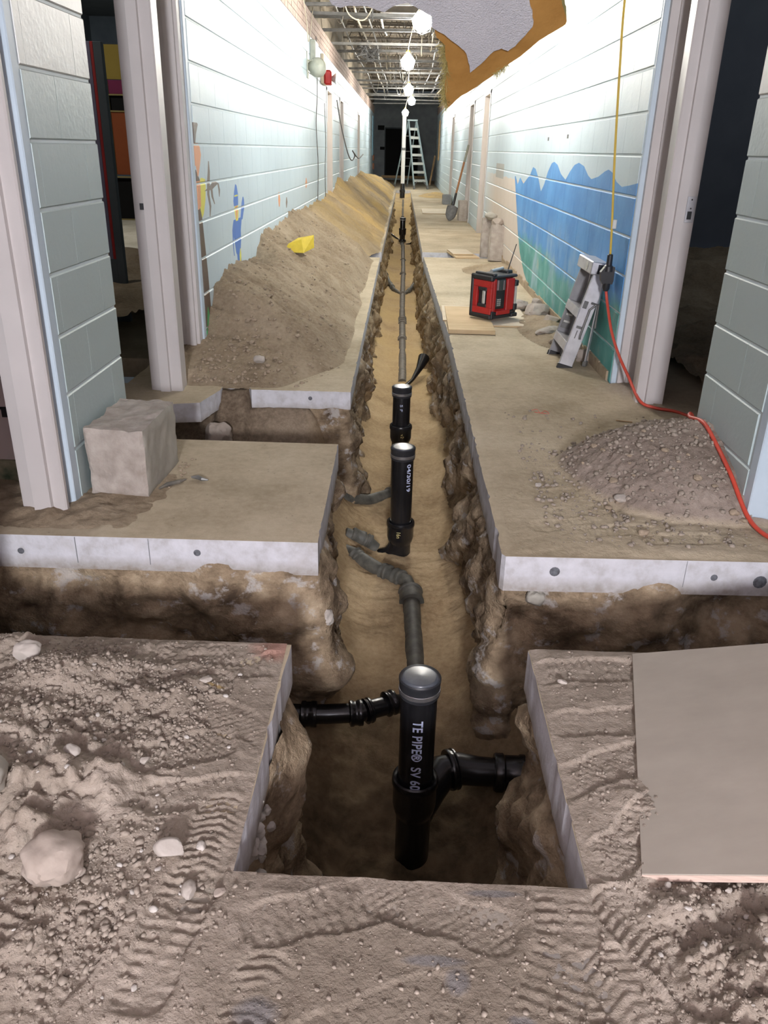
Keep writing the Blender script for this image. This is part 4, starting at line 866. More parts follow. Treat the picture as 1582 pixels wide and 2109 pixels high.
def heap_h(X, Y):      # right-hand slab: thin dust, prints and the heap against the stub wall
    b = 0.003 + 0.006 * fbm(X * 4, Y * 4, 0, 71, 3) + 0.003 * fbm(X * 22, Y * 22, 0, 72, 3)
    b = b + 0.006 * ss(0.6, 1.0, X) * ss(4.2, 3.4, Y)
    for (cx, cy, a, k) in ((0.62, 2.62, 0.2, 1), (0.80, 2.58, 0.1, 0), (0.72, 2.75, 0.3, 2), (0.60, 2.9, 0.2, 0), (1.0, 2.52, 0.1, 2), (0.62, 3.1, 1.3, 0)):
        b = stamp(b, X, Y, cx, cy, a, 0.28, 0.10, 0.004, 0.005, 13, k)
    d = np.sqrt(((X - 1.24) / 1.05) ** 2 + ((Y - 3.14) / 0.95) ** 2) + 0.05 * fbm(X * 3, Y * 3, 0, 73, 3)
    hp = np.clip(0.235 - 0.44 * d, 0, 0.225)
    hp = 0.225 * (1 - np.exp(-hp / 0.16)) * 1.32
    rough = ss(0.0, 0.04, hp) * (1 + 0.8 * ss(0.5, 0.2, np.abs(Y - 2.9)) * ss(1.1, 0.9, X))
    b = b + hp + rough * (0.016 * np.abs(fbm(X * 18, Y * 18, 0, 74, 4)) + 0.006 * np.abs(fbm(X * 60, Y * 60, 0, 75, 2)))
    # dust drifted round the foot of the right jamb
    b = b + 0.03 * np.exp(-((X - 1.33) / 0.14) ** 2 - ((Y - 4.42) / 0.20) ** 2)
    e = np.minimum(X - 0.405, Y - (2.374 + 0.012 * (X - 0.4)))
    b = np.maximum(b, 0.0012 + 0.0006 * fbm(X * 40, Y * 40, 0, 76, 2))
    return 0.0006 + (b - 0.0006) * ss(-0.005, 0.05, e)
X, Y = np.meshgrid(np.arange(0.408, 1.60, 0.007), np.arange(2.38, 4.75, 0.0075), indexing='ij'); Z = heap_h(X, Y)
fx, fy = (X[:-1, :-1] + X[1:, 1:]) / 2, (Y[:-1, :-1] + Y[1:, 1:]) / 2; hz = (Z[:-1, :-1] + Z[1:, 1:]) / 2
me = grid('dirt_heap', np.stack([X, Y, Z], -1), M['heap2'], ~((fx > 1.30) & (fy > 2.66) & (fy < 3.27)) & ~((fx > 1.23) & (fy > 4.55)))
tag(link('dirt_heap', me), 'low grey dirt heap against the right stub wall under red cord', 'dirt', kind='stuff')

hw_tab = [(4.28, 0.02), (4.6, 0.08), (4.87, 0.17), (5.14, 0.38), (5.5, 0.47), (5.85, 0.50), (6.2, 0.44), (6.7, 0.42), (6.95, 0.52), (7.4, 0.60), (7.9, 0.66), (8.6, 0.60), (9.0, 0.62), (9.8, 0.58), (10.6, 0.55), (11.6, 0.60), (12.2, 0.56), (12.7, 0.66), (14, 0.72), (16, 0.78), (17.5, 0.66), (19, 0.74), (21, 0.62), (23.1, 0.66), (25, 0.60), (27, 0.5), (29, 0.36), (31, 0.15), (32.5, 0.0)]
def spoil_h(X, Y):
    hw = lerp_tab(hw_tab, Y); toe = -0.345 + 0.05 * fbm(Y * 1.6, 3.3, 0, 81, 3) - 0.24 * ss(5.0, 4.3, Y) + 0.05 * ss(9.5, 11.5, Y) - 0.10 * ss(0.5, 0.1, np.abs(Y - 10.4))
    toe = np.minimum(toe, -0.275)
    u = toe - X
    sl = 0.72 + 0.12 * fbm(Y * 0.9, 1.1, 0, 82, 2)
    h = sl * np.clip(u, -0.02, 2)
    k = 0.05; cap = hw
    h = -k * np.log(np.exp(-h / k) + np.exp(-cap / k)) + 0.0
    rid = ss(0.02, 0.15, u)
    h = h + rid * (0.075 * fbm(X * 2.2, Y * 1.7, 0, 83, 3) + 0.045 * fbm(X * 5 + Y * 2, Y * 8, 0, 84, 4)) * np.clip(hw / 0.4, 0.15, 1)
    # slip streaks running down the slope
    st = fbm(Y * 13 + X * 5, X * 1.8, 0, 85, 4); h = h + rid * 0.040 * st * np.clip(hw / 0.4, 0.2, 1) - rid * 0.05 * np.clip(fbm(X * 7, Y * 8 + X * 4, 0, 87, 3) - 0.28, 0, 1)
    h = h + rid * 0.018 * np.abs(fbm(X * 24, Y * 24, 0, 86, 4))
    # bare slab where the heap thins out near the first edge
    h = np.where(u < 0.0, 0.002 + u * 0.25, h)
    fr = ss(4.275, 4.45, Y); h = -0.004 + (h + 0.004) * fr
    return h
Ya = np.concatenate([np.arange(4.28, 9.5, 0.012), np.arange(9.5, 32.5, 0.04)])
X, Y = np.meshgrid(np.arange(-1.30, -0.262, 0.012), Ya, indexing='ij'); Z = spoil_h(X, Y)
hz = np.maximum(Z[:-1, :-1], Z[1:, 1:]); fx = (X[:-1, :-1] + X[1:, 1:]) / 2; fy = (Y[:-1, :-1] + Y[1:, 1:]) / 2
tag(link('spoil_heap', grid('spoil_heap', np.stack([X, Y, Z], -1), M['heap'], (hz > -0.002) & ~((fx < -1.17) & (fy > 4.85)))), 'long bank of sandy spoil heaped along the left mural wall', 'dirt', kind='stuff')
def small_heap(name, cx, cy, r, h, lab, mt='heap', asp=1.0):
    n = 60; g = np.linspace(-1, 1, n); X, Y = np.meshgrid(cx + g * r, cy + g * r * asp, indexing='ij')
    d = np.sqrt(((X - cx) / r) ** 2 + ((Y - cy) / (r * asp)) ** 2)
    Z = h * np.clip(1 - d, -0.02, 1) ** 1.0 + ss(1, 0.8, d) * 0.15 * h * fbm(X * 12, Y * 12, 0, int(cy * 10), 3)
    Z = np.where(d < 1, h * np.clip(1 - d, 0, 1) + ss(1.0, 0.7, d) * 0.25 * h * fbm(X * 14, Y * 14, 0, int(cy * 10), 4), -0.01)
    X = np.clip(X, -9, 1.232)
    tag(link(name, grid(name, np.stack([X, Y, Z], -1), M[mt], Z[:-1, :-1] > -0.005)), lab, 'dirt', kind='stuff')
small_heap('sand_pile', 1.10, 9.3, 0.42, 0.09, 'small sand drift beside the leaning concrete slabs', asp=1.3)
small_heap('sand_pile', 1.14, 6.15, 0.25, 0.07, 'crumbly sand drift along right wall behind the step ladder', asp=3.0)
small_heap('sand_pile', 0.95, 25.0, 0.5, 0.12, 'tan sand patch at the far right end of the corridor', asp=2.0)
# dark damp dirt at the left wall foot and by the concrete block
def patch(name, x0, x1, y0, y1, hf, lab, mt):
    X, Y = np.meshgrid(np.arange(x0, x1, 0.012), np.arange(y0, y1, 0.012), indexing='ij'); Z = hf(X, Y)
    tag(link(name, grid(name, np.stack([X, Y, Z], -1), M[mt], Z[:-1, :-1] > -0.004)), lab, 'dirt', kind='stuff')
patch('dirt_patch', -1.75, -0.62, 2.435, 3.0, lambda X, Y: 0.028 * ss(-0.75, -1.25, X) * ss(2.43, 2.60, Y) * (0.8 + 0.5 * fbm(X * 9, Y * 9, 0, 91, 4)) + 0.012 * fbm(X * 22, Y * 22, 0, 92, 3) * ss(-0.8, -1.1, X) * ss(2.44, 2.55, Y) - 0.0035, 'dark trampled dirt round the foot of the nearest left jamb', 'heap')
patch('floor_rubble', 1.75, 5.8, 3.0, 9.0, lambda X, Y: 0.06 + 0.16 * fbm(X * 1.4, Y * 1.4, 0, 93, 4) + 0.05 * fbm(X * 8, Y * 8, 0, 94, 3) + 0.35 * ss(6.5, 8.9, Y), 'dark uneven dirt covering the floor of the right room', 'heap')
patch('floor_rubble', -5.4, -1.65, 4.9, 9.6, lambda X, Y: 0.05 + 0.25 * ss(9.0, 7.5, Y) * (0.9 + 0.7 * fbm(X * 1.6, Y * 1.6, 0, 95, 4)), 'dark dirt heap on the floor of the left room', 'heap')

# ---- gravel: small crumbs spread over the dirt, uncountable
def gravel(name, n, hf, samp, rmin, rmax, lab, mt, seed):
    rg = np.random.default_rng(seed)
    t = (1 + 5 ** 0.5) / 2
    iv = np.array([(-1, t, 0), (1, t, 0), (-1, -t, 0), (1, -t, 0), (0, -1, t), (0, 1, t), (0, -1, -t), (0, 1, -t), (t, 0, -1), (t, 0, 1), (-t, 0, -1), (-t, 0, 1)]) / 1.9
    fc = np.array([(0, 11, 5), (0, 5, 1), (0, 1, 7), (0, 7, 10), (0, 10, 11), (1, 5, 9), (5, 11, 4), (11, 10, 2), (10, 7, 6), (7, 1, 8), (3, 9, 4), (3, 4, 2), (3, 2, 6), (3, 6, 8), (3, 8, 9), (4, 9, 5), (2, 4, 11), (6, 2, 10), (8, 6, 7), (9, 8, 1)])
    x, y = samp(rg, n); n = len(x); z = hf(x, y)
    r = rmin + (rmax - rmin) * rg.random(n) ** 4
    sc = r[:, None] * rg.uniform(0.6, 1.3, (n, 3)); sc[:, 2] *= 0.75
    V = iv[None] * sc[:, None, :] * rg.uniform(0.6, 1.25, (n, 12, 1))
    a = rg.uniform(0, 2 * PI, n); ca, sa = np.cos(a)[:, None], np.sin(a)[:, None]
    V = np.stack([V[..., 0] * ca - V[..., 1] * sa, V[..., 0] * sa + V[..., 1] * ca, V[..., 2]], -1) + np.stack([x, y, z + r * 0.25], -1)[:, None, :]
    F = (fc[None] + (np.arange(n) * 12)[:, None, None]).reshape(-1, 3); V = V.reshape(-1, 3)
    me = bpy.data.meshes.new(name); me.vertices.add(len(V)); me.vertices.foreach_set('co', V.astype(np.float32).ravel())
    me.loops.add(F.size); me.loops.foreach_set('vertex_index', F.astype(np.int32).ravel()); me.polygons.add(len(F)); me.polygons.foreach_set('loop_start', np.arange(0, F.size, 3, dtype=np.int32))
    me.materials.append(M[mt]); me.update(calc_edges=True)
    tag(link(name, me), lab, 'gravel', kind='stuff')
def s_fore(rg, n):
    x = rg.uniform(-1.05, 1.0, n); y = rg.uniform(0.6, 1.80, n)
    dens = 0.22 + 0.9 * (x < -0.40) * (0.4 + fbm(x * 4, y * 4, 0, 62, 2)) + 0.9 * ((x > 0.42) & (y < 1.12)) + 0.35 * ((x > 0.42) & (y < 1.4))
    ok = (rg.random(n) < dens) & ~((x > -0.30) & (x < 0.40) & (y > 1.03)) & ~((x > 0.50 + (y - 1.1) * 0.23) & (y > 1.08))
    return x[ok], y[ok]
gravel('gravel', 42000, fore_h, s_fore, 0.0010, 0.0055, 'fine gravel crumbs spread over the front floor dirt', 'crumb', 3)
def s_clod(rg, n):
    x = rg.uniform(-1.05, 0.95, n); y = rg.uniform(0.62, 1.75, n)
    dens = 1.0 * (x < -0.42) * np.clip(0.2 + 1.6 * fbm(x * 4, y * 4, 0, 62, 2), 0, 1) + 0.7 * ((x > 0.50) & (y < 1.06))
    ok = (rg.random(n) < dens) & ~((x > 0.48 + (y - 1.1) * 0.23) & (y > 1.06)); return x[ok], y[ok]
gravel('dirt_clods', 26000, fore_h, s_clod, 0.0022, 0.010, 'crumbly clods of earth heaped over the left front dirt', 'crumb', 13)
def s_heap(rg, n):
    x = rg.uniform(0.55, 1.26, n); y = rg.uniform(2.45, 4.0, n); d = np.hypot(x - 1.0, y - 2.95)
    ok = rg.random(n) < np.exp(-(d / 0.42) ** 2) + 0.05; return x[ok], y[ok]
gravel('gravel', 5000, heap_h, s_heap, 0.002, 0.014, 'brown crumbs of earth on the heap by the red cord', 'crumb', 4)
def s_spoil(rg, n):
    x = rg.uniform(-1.15, -0.35, n); y = 4.35 + 6 * rg.random(n) ** 1.6
    ok = rg.random(n) < 0.25 + 0.75 * ss(0.1, -0.1, np.abs(x + 0.95) - 0.15) * ss(5.6, 4.8, y); return x[ok], y[ok]
gravel('gravel', 6000, spoil_h, s_spoil, 0.002, 0.016, 'brown crumbs of earth on the long left spoil bank', 'heapcrumb', 5)

# ================================================================ STONES
def ico(sub):
    t = (1 + 5 ** 0.5) / 2
    V = [Vector(v).normalized() for v in [(-1, t, 0), (1, t, 0), (-1, -t, 0), (1, -t, 0), (0, -1, t), (0, 1, t), (0, -1, -t), (0, 1, -t), (t, 0, -1), (t, 0, 1), (-t, 0, -1), (-t, 0, 1)]]
    F = [(0, 11, 5), (0, 5, 1), (0, 1, 7), (0, 7, 10), (0, 10, 11), (1, 5, 9), (5, 11, 4), (11, 10, 2), (10, 7, 6), (7, 1, 8), (3, 9, 4), (3, 4, 2), (3, 2, 6), (3, 6, 8), (3, 8, 9), (4, 9, 5), (2, 4, 11), (6, 2, 10), (8, 6, 7), (9, 8, 1)]
    for _ in range(sub):
        c = {}; nf = []
        def mid(a, b):
            k = (min(a, b), max(a, b))
            if k not in c: c[k] = len(V); V.append(((V[a] + V[b]) / 2).normalized())
            return c[k]
        for a, b, d in F:
            x, y, z = mid(a, b), mid(b, d), mid(d, a); nf += [(a, x, z), (b, y, x), (d, z, y), (x, y, z)]
        F = nf
    return np.array([tuple(v) for v in V]), F
ICO = {s: ico(s) for s in (1, 2, 3)}
def rock_me(seed, size, sub=3, rough=0.16, flat=3, ang=0.0):
    V, F = ICO[sub]; rg = np.random.default_rng(seed); D = V.copy()
    n = 1 + rough * fbm(V[:, 0] * 1.6 + seed, V[:, 1] * 1.6, V[:, 2] * 1.6, seed, 4) * 1.6
    P_ = V * n[:, None]
    for _ in range(flat):       # broken flat faces
        k = rg.normal(size=3); k /= np.linalg.norm(k); c = rg.uniform(0.62, 0.82)
        d = P_ @ k; over = np.clip(d - c, 0, None); P_ = P_ - over[:, None] * k * 0.92
    P_ = P_ * (np.array(size) / 2)
    return mesh('stone', P_, F, None or M['stone'], smooth=0.6)
def rock(name, x, y, z, size, seed, lab, cat='stone', mt='stone', rot=0.0, sub=3, rough=0.16, flat=3, group=None, tilt=(0, 0)):
    me = rock_me(seed, size, sub, rough, flat); me.materials[0] = M[mt]
    return tag(link(name, me, None, (x, y, z), (tilt[0], tilt[1], rot)), lab, cat, group)
def on(hf, x, y, up): return float(hf(np.array([x]), np.array([y]))[0]) + up
rock('stone', -0.592, 1.045, on(fore_h, -0.592, 1.045, 0.022), (0.112, 0.112, 0.080), 1, 'large rounded brown stone at left of the front dirt', rot=0.9, flat=2, rough=0.22, mt='stone2')
rock('stone', -0.395, 1.085, on(fore_h, -0.395, 1.085, 0.017), (0.062, 0.042, 0.036), 2, 'pale blunt broken stone between the pit corner and large stone', rot=-0.1, rough=0.08, flat=3)
rock('stone', -0.345, 1.018, on(fore_h, -0.345, 1.018, 0.008), (0.026, 0.040, 0.020), 3, 'small pale flat stone left of the pit front corner', rot=0.3, flat=3)
rock('stone', -0.290, 1.012, on(fore_h, -0.29, 1.012, 0.006), (0.026, 0.016, 0.012), 4, 'small dark grey pebble close to the pit front corner', rot=0.5, mt='stone2')
rock('stone', -0.905, 1.665, on(fore_h, -0.905, 1.665, 0.02), (0.075, 0.060, 0.06), 5, 'rounded stone half buried near the left cross trench', rot=0.2, flat=2)
rock('stone', -0.80, 1.20, on(fore_h, -0.80, 1.20, 0.02), (0.11, 0.13, 0.07), 6, 'big grey stone cut by the left picture edge', rot=0.7, mt='crete2')
rock('stone', -0.655, 1.30, on(fore_h, -0.655, 1.30, 0.01), (0.040, 0.028, 0.022), 7, 'pale flat stone in the clods above the large stone', rot=-0.4)
rock('stone', -0.55, 1.035, on(fore_h, -0.52, 1.05, 0.008), (0.03, 0.03, 0.024), 8, 'brown clod right beside the large rounded stone', rot=0, mt='stone2')
rock('stone', -0.345, 1.115, on(fore_h, -0.345, 1.115, 0.006), (0.018, 0.022, 0.016), 9, 'little oval stone above the pale blunt stone', rot=0.5)
rock('stone', -0.445, 1.60, on(fore_h, -0.445, 1.60, 0.006), (0.032, 0.020, 0.014), 10, 'thin pale stone among boot prints on the left slab', rot=0.2)
rock('stone', -0.515, 1.33, on(fore_h, -0.515, 1.33, 0.006), (0.022, 0.022, 0.014), 12, 'round whitish stone near the middle of the left dirt', rot=0.2)
rock('stone', 0.435, 1.66, on(fore_h, 0.435, 1.66, 0.005), (0.026, 0.014, 0.012), 13, 'white sliver of stone on the right front slab', rot=-0.4)
rock('stone', 0.515, 1.05, on(fore_h, 0.515, 1.05, 0.004), (0.012, 0.014, 0.010), 14, 'white chip of stone near the plywood lower corner', rot=-0.4)
rock('stone', 0.62, 1.04, on(fore_h, 0.62, 1.04, 0.004), (0.014, 0.010, 0.010), 15, 'pale chip of stone under the plywood front edge', rot=0.4)
rg = np.random.default_rng(44); ms = []
for i in range(6): ms.append(rock_me(100 + i, (1, 1, 0.7), 1, 0.2, 3)); ms[-1].materials[0] = M['pebble']
def pebbles(n, hf, fn, smin, smax, lab, grp, name='pebble', meshes=None):
    k = 0
    while k < n:
        x, y = fn(); s_ = smin + (smax - smin) * rg.random() ** 2
        if x is None: continue
        o = link(name, (meshes or ms)[k % 6], None, (x, y, on(hf, x, y, s_ * 0.2)), (0, 0, rg.uniform(0, 6.28))); o.scale = (s_, s_ * rg.uniform(0.6, 1), s_ * rg.uniform(0.6, 0.9))
        tag(o, lab, 'pebble', grp); k += 1
pebbles(60, fore_h, lambda: (rg.uniform(-0.85, -0.34), rg.uniform(0.8, 1.72)), 0.007, 0.018, 'small pebble lying in the trodden dirt left of the pit', 'pebbles in the dirt left of the pit')
pebbles(18, fore_h, lambda: (rg.uniform(0.42, 0.72), rg.uniform(0.80, 1.06)), 0.006, 0.014, 'small pebble lying in the dirt below the big plywood sheet', 'pebbles below the plywood')
ms2 = []
for i in range(6): ms2.append(rock_me(120 + i, (1, 1, 0.7), 2, 0.3, 4)); ms2[-1].materials[0] = M['heapcrumb']
pebbles(30, heap_h, lambda: (rg.normal(0.98, 0.14), rg.normal(2.9, 0.20)), 0.015, 0.045, 'brown clod of earth on the heap by the right stub wall', 'clods on the right dirt heap', 'earth_clod', ms2)
pebbles(45, spoil_h, lambda: (rg.uniform(-1.1, -0.6), 4.4 + 1.0 * rg.random()), 0.012, 0.045, 'brown clod of earth at the near foot of the long spoil bank', 'clods at the foot of the spoil bank', 'earth_clod', ms2)
rock('stone', -0.80, 4.56, on(spoil_h, -0.80, 4.56, 0.015), (0.07, 0.05, 0.05), 21, 'pale stone at the near foot of the long spoil bank', mt='stone')
rock('stone', 0.578, 2.985, on(heap_h, 0.578, 2.985, 0.006), (0.030, 0.026, 0.018), 33, 'single pale pebble on the right slab near the trench', rot=0.2)
rock('stone', 0.86, 2.80, on(heap_h, 0.86, 2.80, 0.006), (0.05, 0.05, 0.03), 34, 'flat pale stone at the foot of the right dirt heap', rot=0.2)
# rubble by the right wall behind the radio and ladder
rub = [(1.02, 6.95, 0.19, 0.16, 0.11, 'grey broken concrete lump just right of the red radio', 'crete'), (1.13, 6.66, 0.24, 0.20, 0.12, 'spiky grey rubble lump against the right wall', 'crete'), (1.17, 6.22, 0.20, 0.14, 0.12, 'rounded tan rubble lump at the wall behind boards', 'stone2'),
       (1.09, 5.90, 0.17, 0.26, 0.08, 'angular flat concrete shard beside the pale board', 'crete'), (1.16, 5.72, 0.11, 0.10, 0.07, 'small brown stone next to the step ladder foot', 'stone2'), (1.18, 7.05, 0.12, 0.12, 0.10, 'grey rubble chunk farthest back behind the radio', 'crete'),
       (1.20, 5.40, 0.06, 0.13, 0.08, 'tan stone seen behind the step ladder rails', 'stone2'), (1.205, 5.14, 0.05, 0.12, 0.09, 'brown stone behind the step ladder rear leg', 'stone2'), (1.09, 5.60, 0.07, 0.06, 0.05, 'rounded stone left of the step ladder', 'stone2')]
for i, (x, y, a, b_, c, lab, mt) in enumerate(rub): rock('rubble', x, y, c * 0.36, (a, b_, c), 60 + i, lab, 'rubble', mt, rot=i * 0.7, rough=0.28, flat=6)
# rocks caught in the cut earth
for i, (x, y, z, sz, lab, mt) in enumerate([(-0.315, 1.33, -0.22, (0.10, 0.10, 0.10), 'white crushed stone lump in the left side of the pit', 'pebble'), (-0.295, 1.55, -0.16, (0.05, 0.05, 0.07), 'rounded stone stuck in the left wall of the pit', 'stone'), (0.50, 2.408, -0.18, (0.07, 0.05, 0.07), 'pale stone stuck under the right slab edge', 'crete2'),
       (-0.225, 2.43, -0.30, (0.05, 0.05, 0.07), 'pale stone in the earth corner left of the crossing', 'stone'), (0.44, 2.40, -0.56, (0.08, 0.08, 0.15), 'upright smooth stone in the soil right of the crossing', 'stone2'), (-0.95, 4.05, -0.20, (0.16, 0.12, 0.16), 'rounded boulder in the bank under the doorway slab', 'stone2')]):
    rock('embedded_stone', x, y, z, sz, 80 + i, lab, 'stone', mt, rough=0.25, flat=3)
rg2 = np.random.default_rng(8)
for i in range(16):
    a = rock_me(140 + i % 5, (0.03, 0.03, 0.026), 1, 0.3, 3); a.materials[0] = M['pebble']
    o = link('crushed_stone', a, None, (-0.285 + rg2.normal(0, 0.012), 1.33 + rg2.normal(0, 0.05), -0.21 + rg2.normal(0, 0.035)), (rg2.uniform(0, 6), 0, rg2.uniform(0, 6)))
    tag(o, 'white crushed stone piece in the left side of the pit', 'stone', 'white crushed stones in the pit wall')

# ================================================================ SHEETS AND BLOCKS
# big weathered plywood sheet: four corners taken level, near left corner raised on the dirt
def sheet(name, A, B, L, W_, th, mt, edge, lab, cat, nplies=3, roll=0.0):
    """A near-left corner, B far-left corner (x, y, z); W_ to the right"""
    A, B = Vector(A), Vector(B); v = (B - A).normalized(); u = v.cross(Vector((0, 0, 1))).normalized(); u = (Matrix.Rotation(-roll, 3, v) @ u); n = u.cross(v)
    T = Matrix((( u.x, v.x, n.x, A.x), (u.y, v.y, n.y, A.y), (u.z, v.z, n.z, A.z), (0, 0, 0, 1)))
    t = empty(name, (0, 0, 0), lab, cat); t.matrix_world = T
    b = MB(); b.box(0, W_, 0, L, -th * 0.16, 0, bev=0.0007); b.build('face_ply', M[mt], t)
    b = MB()
    for k in range(nplies):
        z1 = -th * 0.16 - (th * 0.84) * k / nplies; z0 = -th * 0.16 - (th * 0.84) * (k + 1) / nplies
        i = 0.0006 * (k % 2); b.box(i, W_ - i, i, L - i, z0, z1)
    b.build('inner_plies', M[edge], t); return t
sheet('plywood_sheet', (0.476, 1.077, 0.018), (0.644, 1.792, 0.016), 0.738, 0.82, 0.018, 'ply', 'plyedge', 'large weathered plywood sheet lying on the right front dirt', 'plywood', roll=0.285)
sheet('plywood_board', (0.365, 5.880, 0.034), (0.385, 6.93, 0.018), 1.05, 0.34, 0.030, 'plynew', 'plynew', 'thick yellow plywood board under the left side of the radio', 'board')
sheet('plywood_board', (0.700, 6.17, 0.016), (0.71, 7.02, 0.016), 0.85, 0.31, 0.014, 'plypale', 'plynew', 'thin pale plywood board under the right side of radio', 'board')
sheet('plywood_board', (0.345, 6.35, 0.012), (0.36, 7.0, 0.012), 0.65, 0.25, 0.010, 'plypale', 'plynew', 'pale thin board sticking out beside the trench near radio', 'board')
sheet('plywood_board', (0.685, 10.38, 0.018), (0.60, 11.0, 0.018), 0.62, 0.30, 0.016, 'plynew', 'plynew', 'lower of two small boards lying over the far cross groove', 'board')
sheet('plywood_board', (0.66, 10.58, 0.036), (0.605, 11.12, 0.034), 0.52, 0.26, 0.014, 'plypale', 'plynew', 'upper of two small boards lying over the far cross groove', 'board')
sheet('plywood_board', (0.43, 17.9, 0.014), (0.43, 19.4, 0.014), 1.5, 0.72, 0.012, 'plypale', 'plynew', 'large pale sheet flat on the corridor floor near shovel', 'board')
# broken block of concrete by the left stub wall
def chunk(name, loc, size, lab, mt='crete', rot=(0, 0, 0), seed=0, amp=0.010, n=12, taper=0.0, cat='concrete block', back='crete2'):
    sx, sy, sz = size; V = []; F = []; idx = {}; Mi = []
    def vert(a, b, c):
        k = (round(a, 4), round(b, 4), round(c, 4))
        if k not in idx:
            p = np.array([a - 0.5, b - 0.5, c]); x, y, z = p[0] * sx * (1 - taper * c), p[1] * sy * (1 - taper * c), p[2] * sz
            d = amp * float(fbm(x * 22, y * 22, z * 22, seed, 3)); w_ = np.array([(a - 0.5) * 2, (b - 0.5) * 2, (c - 0.5) * 2]); e = np.sort(np.abs(w_))[1]
            q = 1 - 0.035 * max(0, e - 0.85) / 0.15
            x, y = x * q + d * np.sign(p[0]), y * q + d * np.sign(p[1]); z = z + (d * 1.5 if c > 0.99 else (0 if c < .01 else d))
            idx[k] = len(V); V.append((x, y, z))
        return idx[k]
    g = [i / n for i in range(n + 1)]
    for i in range(n):
        for j in range(n):
            a, b, c, d = g[i], g[i + 1], g[j], g[j + 1]
            F += [(vert(a, c, 0), vert(a, d, 0), vert(b, d, 0), vert(b, c, 0)), (vert(a, c, 1), vert(b, c, 1), vert(b, d, 1), vert(a, d, 1)),
                  (vert(a, 0, c), vert(b, 0, c), vert(b, 0, d), vert(a, 0, d)), (vert(a, 1, c), vert(a, 1, d), vert(b, 1, d), vert(b, 1, c)),
                  (vert(0, a, c), vert(0, a, d), vert(0, b, d), vert(0, b, c)), (vert(1, a, c), vert(1, b, c), vert(1, b, d), vert(1, a, d))]
            Mi += [0, 0, 0, 0, 0, 1]
    me = mesh(name, V, F, [M[mt], M[back]], 0.5, Mi)
    return tag(link(name, me, None, loc, rot), lab, cat)
chunk('concrete_block', (-1.025, 2.955, 0.002), (0.225, 0.40, 0.262), 'squarish broken concrete block against the left stub wall', seed=5, rot=(0.0, 0.0, -0.03), amp=0.008, n=26)
chunk('concrete_slab_piece', (1.150, 10.20, 0.0), (0.17, 0.10, 0.42), 'tall front concrete piece leaning on the right wall', 'crete', (-0.25, 0.06, 0.12), 7, 0.008, 10, 0.10, 'concrete')
chunk('concrete_slab_piece', (1.085, 10.60, 0.0), (0.17, 0.12, 0.47), 'tall rear concrete piece leaning behind the front one', 'crete', (-0.12, 0.0, 0.05), 8, 0.008, 10, 0.08, 'concrete')
rock('stone', 1.10, 10.55, 0.50, (0.16, 0.12, 0.10), 31, 'grey stone sitting on top of the leaning concrete pieces', mt='crete2', flat=4)
rock('stone', 1.165, 10.36, 0.43, (0.15, 0.14, 0.12), 32, 'brown stone on the tall front concrete piece', mt='stone2', flat=4)
chunk('concrete_block', (1.155, 16.4, 0.0), (0.155, 0.30, 0.36), 'sandy upright concrete block beside the shovel', 'stone', (0, 0, 0.05), 9, 0.010, 8)
chunk('concrete_block', (1.10, 21.5, 0.0), (0.20, 0.5, 0.22), 'pale far block by the wall beyond the shovel', 'greycrete', (0, 0, 0.0), 10, 0.010, 8)
# sticks and scraps on the second slab
for i, (x, y, L, a, lab, mt) in enumerate([(-0.865, 2.885, 0.13, 0.9, 'dark splintered stick beside the concrete block', 'pipegrey'), (-0.775, 2.945, 0.075, -0.35, 'short grey splinter on the second slab', 'galv')]):
    b = MB(); b.tube([(-L / 2, 0, 0.006), (-L / 6, 0.006, 0.008), (L / 5, -0.004, 0.008), (L / 2, 0.003, 0.005)], [0.004, 0.009, 0.008, 0.003], 6); tag(b.build('splinter', M[mt], loc=(x, y, 0.002), rot=(0, 0, a)), lab, 'splinter')
pebbles(22, lambda x, y: np.zeros_like(x) + 0.001, lambda: (rg.normal(-0.86, 0.03), rg.normal(3.02, 0.09)), 0.006, 0.02, 'tan crumb at the foot of the left concrete block', 'crumbs by the concrete block', 'earth_clod', ms2)
# yellow scrap on the heap
V, F = ICO[2]; rgq = np.random.default_rng(2)
b = MB(); b.add([(-0.13, -0.05, 0), (0.03, -0.09, 0), (0.13, 0.02, 0.02), (-0.02, 0.06, 0), (-0.09, -0.02, 0.06), (0.02, -0.03, 0.10), (0.13, 0.04, 0.12), (0.0, 0.07, 0.09)], [(3, 2, 1, 0), (0, 1, 5, 4), (1, 2, 6, 5), (2, 3, 7, 6), (3, 0, 4, 7), (4, 5, 6, 7)])
yx, yy = -0.86, 7.05
tag(b.build('plastic_scrap', M['gypsum'], loc=(yx, yy, on(spoil_h, yx, yy, -0.005)), rot=(0.1, 0, 0.2)), 'crumpled bright yellow scrap on the left spoil bank', 'scrap')
# red paint squiggle scrap on the right slab
hang('string_scrap', [(0.69, 4.00, 0.005), (0.73, 4.03, 0.006), (0.74, 3.97, 0.005), (0.77, 4.01, 0.006), (0.78, 3.96, 0.005), (0.71, 3.98, 0.006)], 0.0015, 'cordred', 'small red string scrap on the right slab', 'string')
# pale wood chips
for i, (x, y, a, lab) in enumerate([(1.22, 3.80, 0.2, 'pale wood chip on the floor before the right jamb'), (1.14, 3.86, -0.3, 'second pale wood chip nearer the trench')]):
    b = MB(); b.box(-0.04, 0.04, -0.004, 0.004, 0, 0.004, bev=0.001); tag(b.build('wood_chip', M['wood'], loc=(x, y, on(heap_h, x, y, 0.001)), rot=(0, 0, a)), lab, 'wood chip')

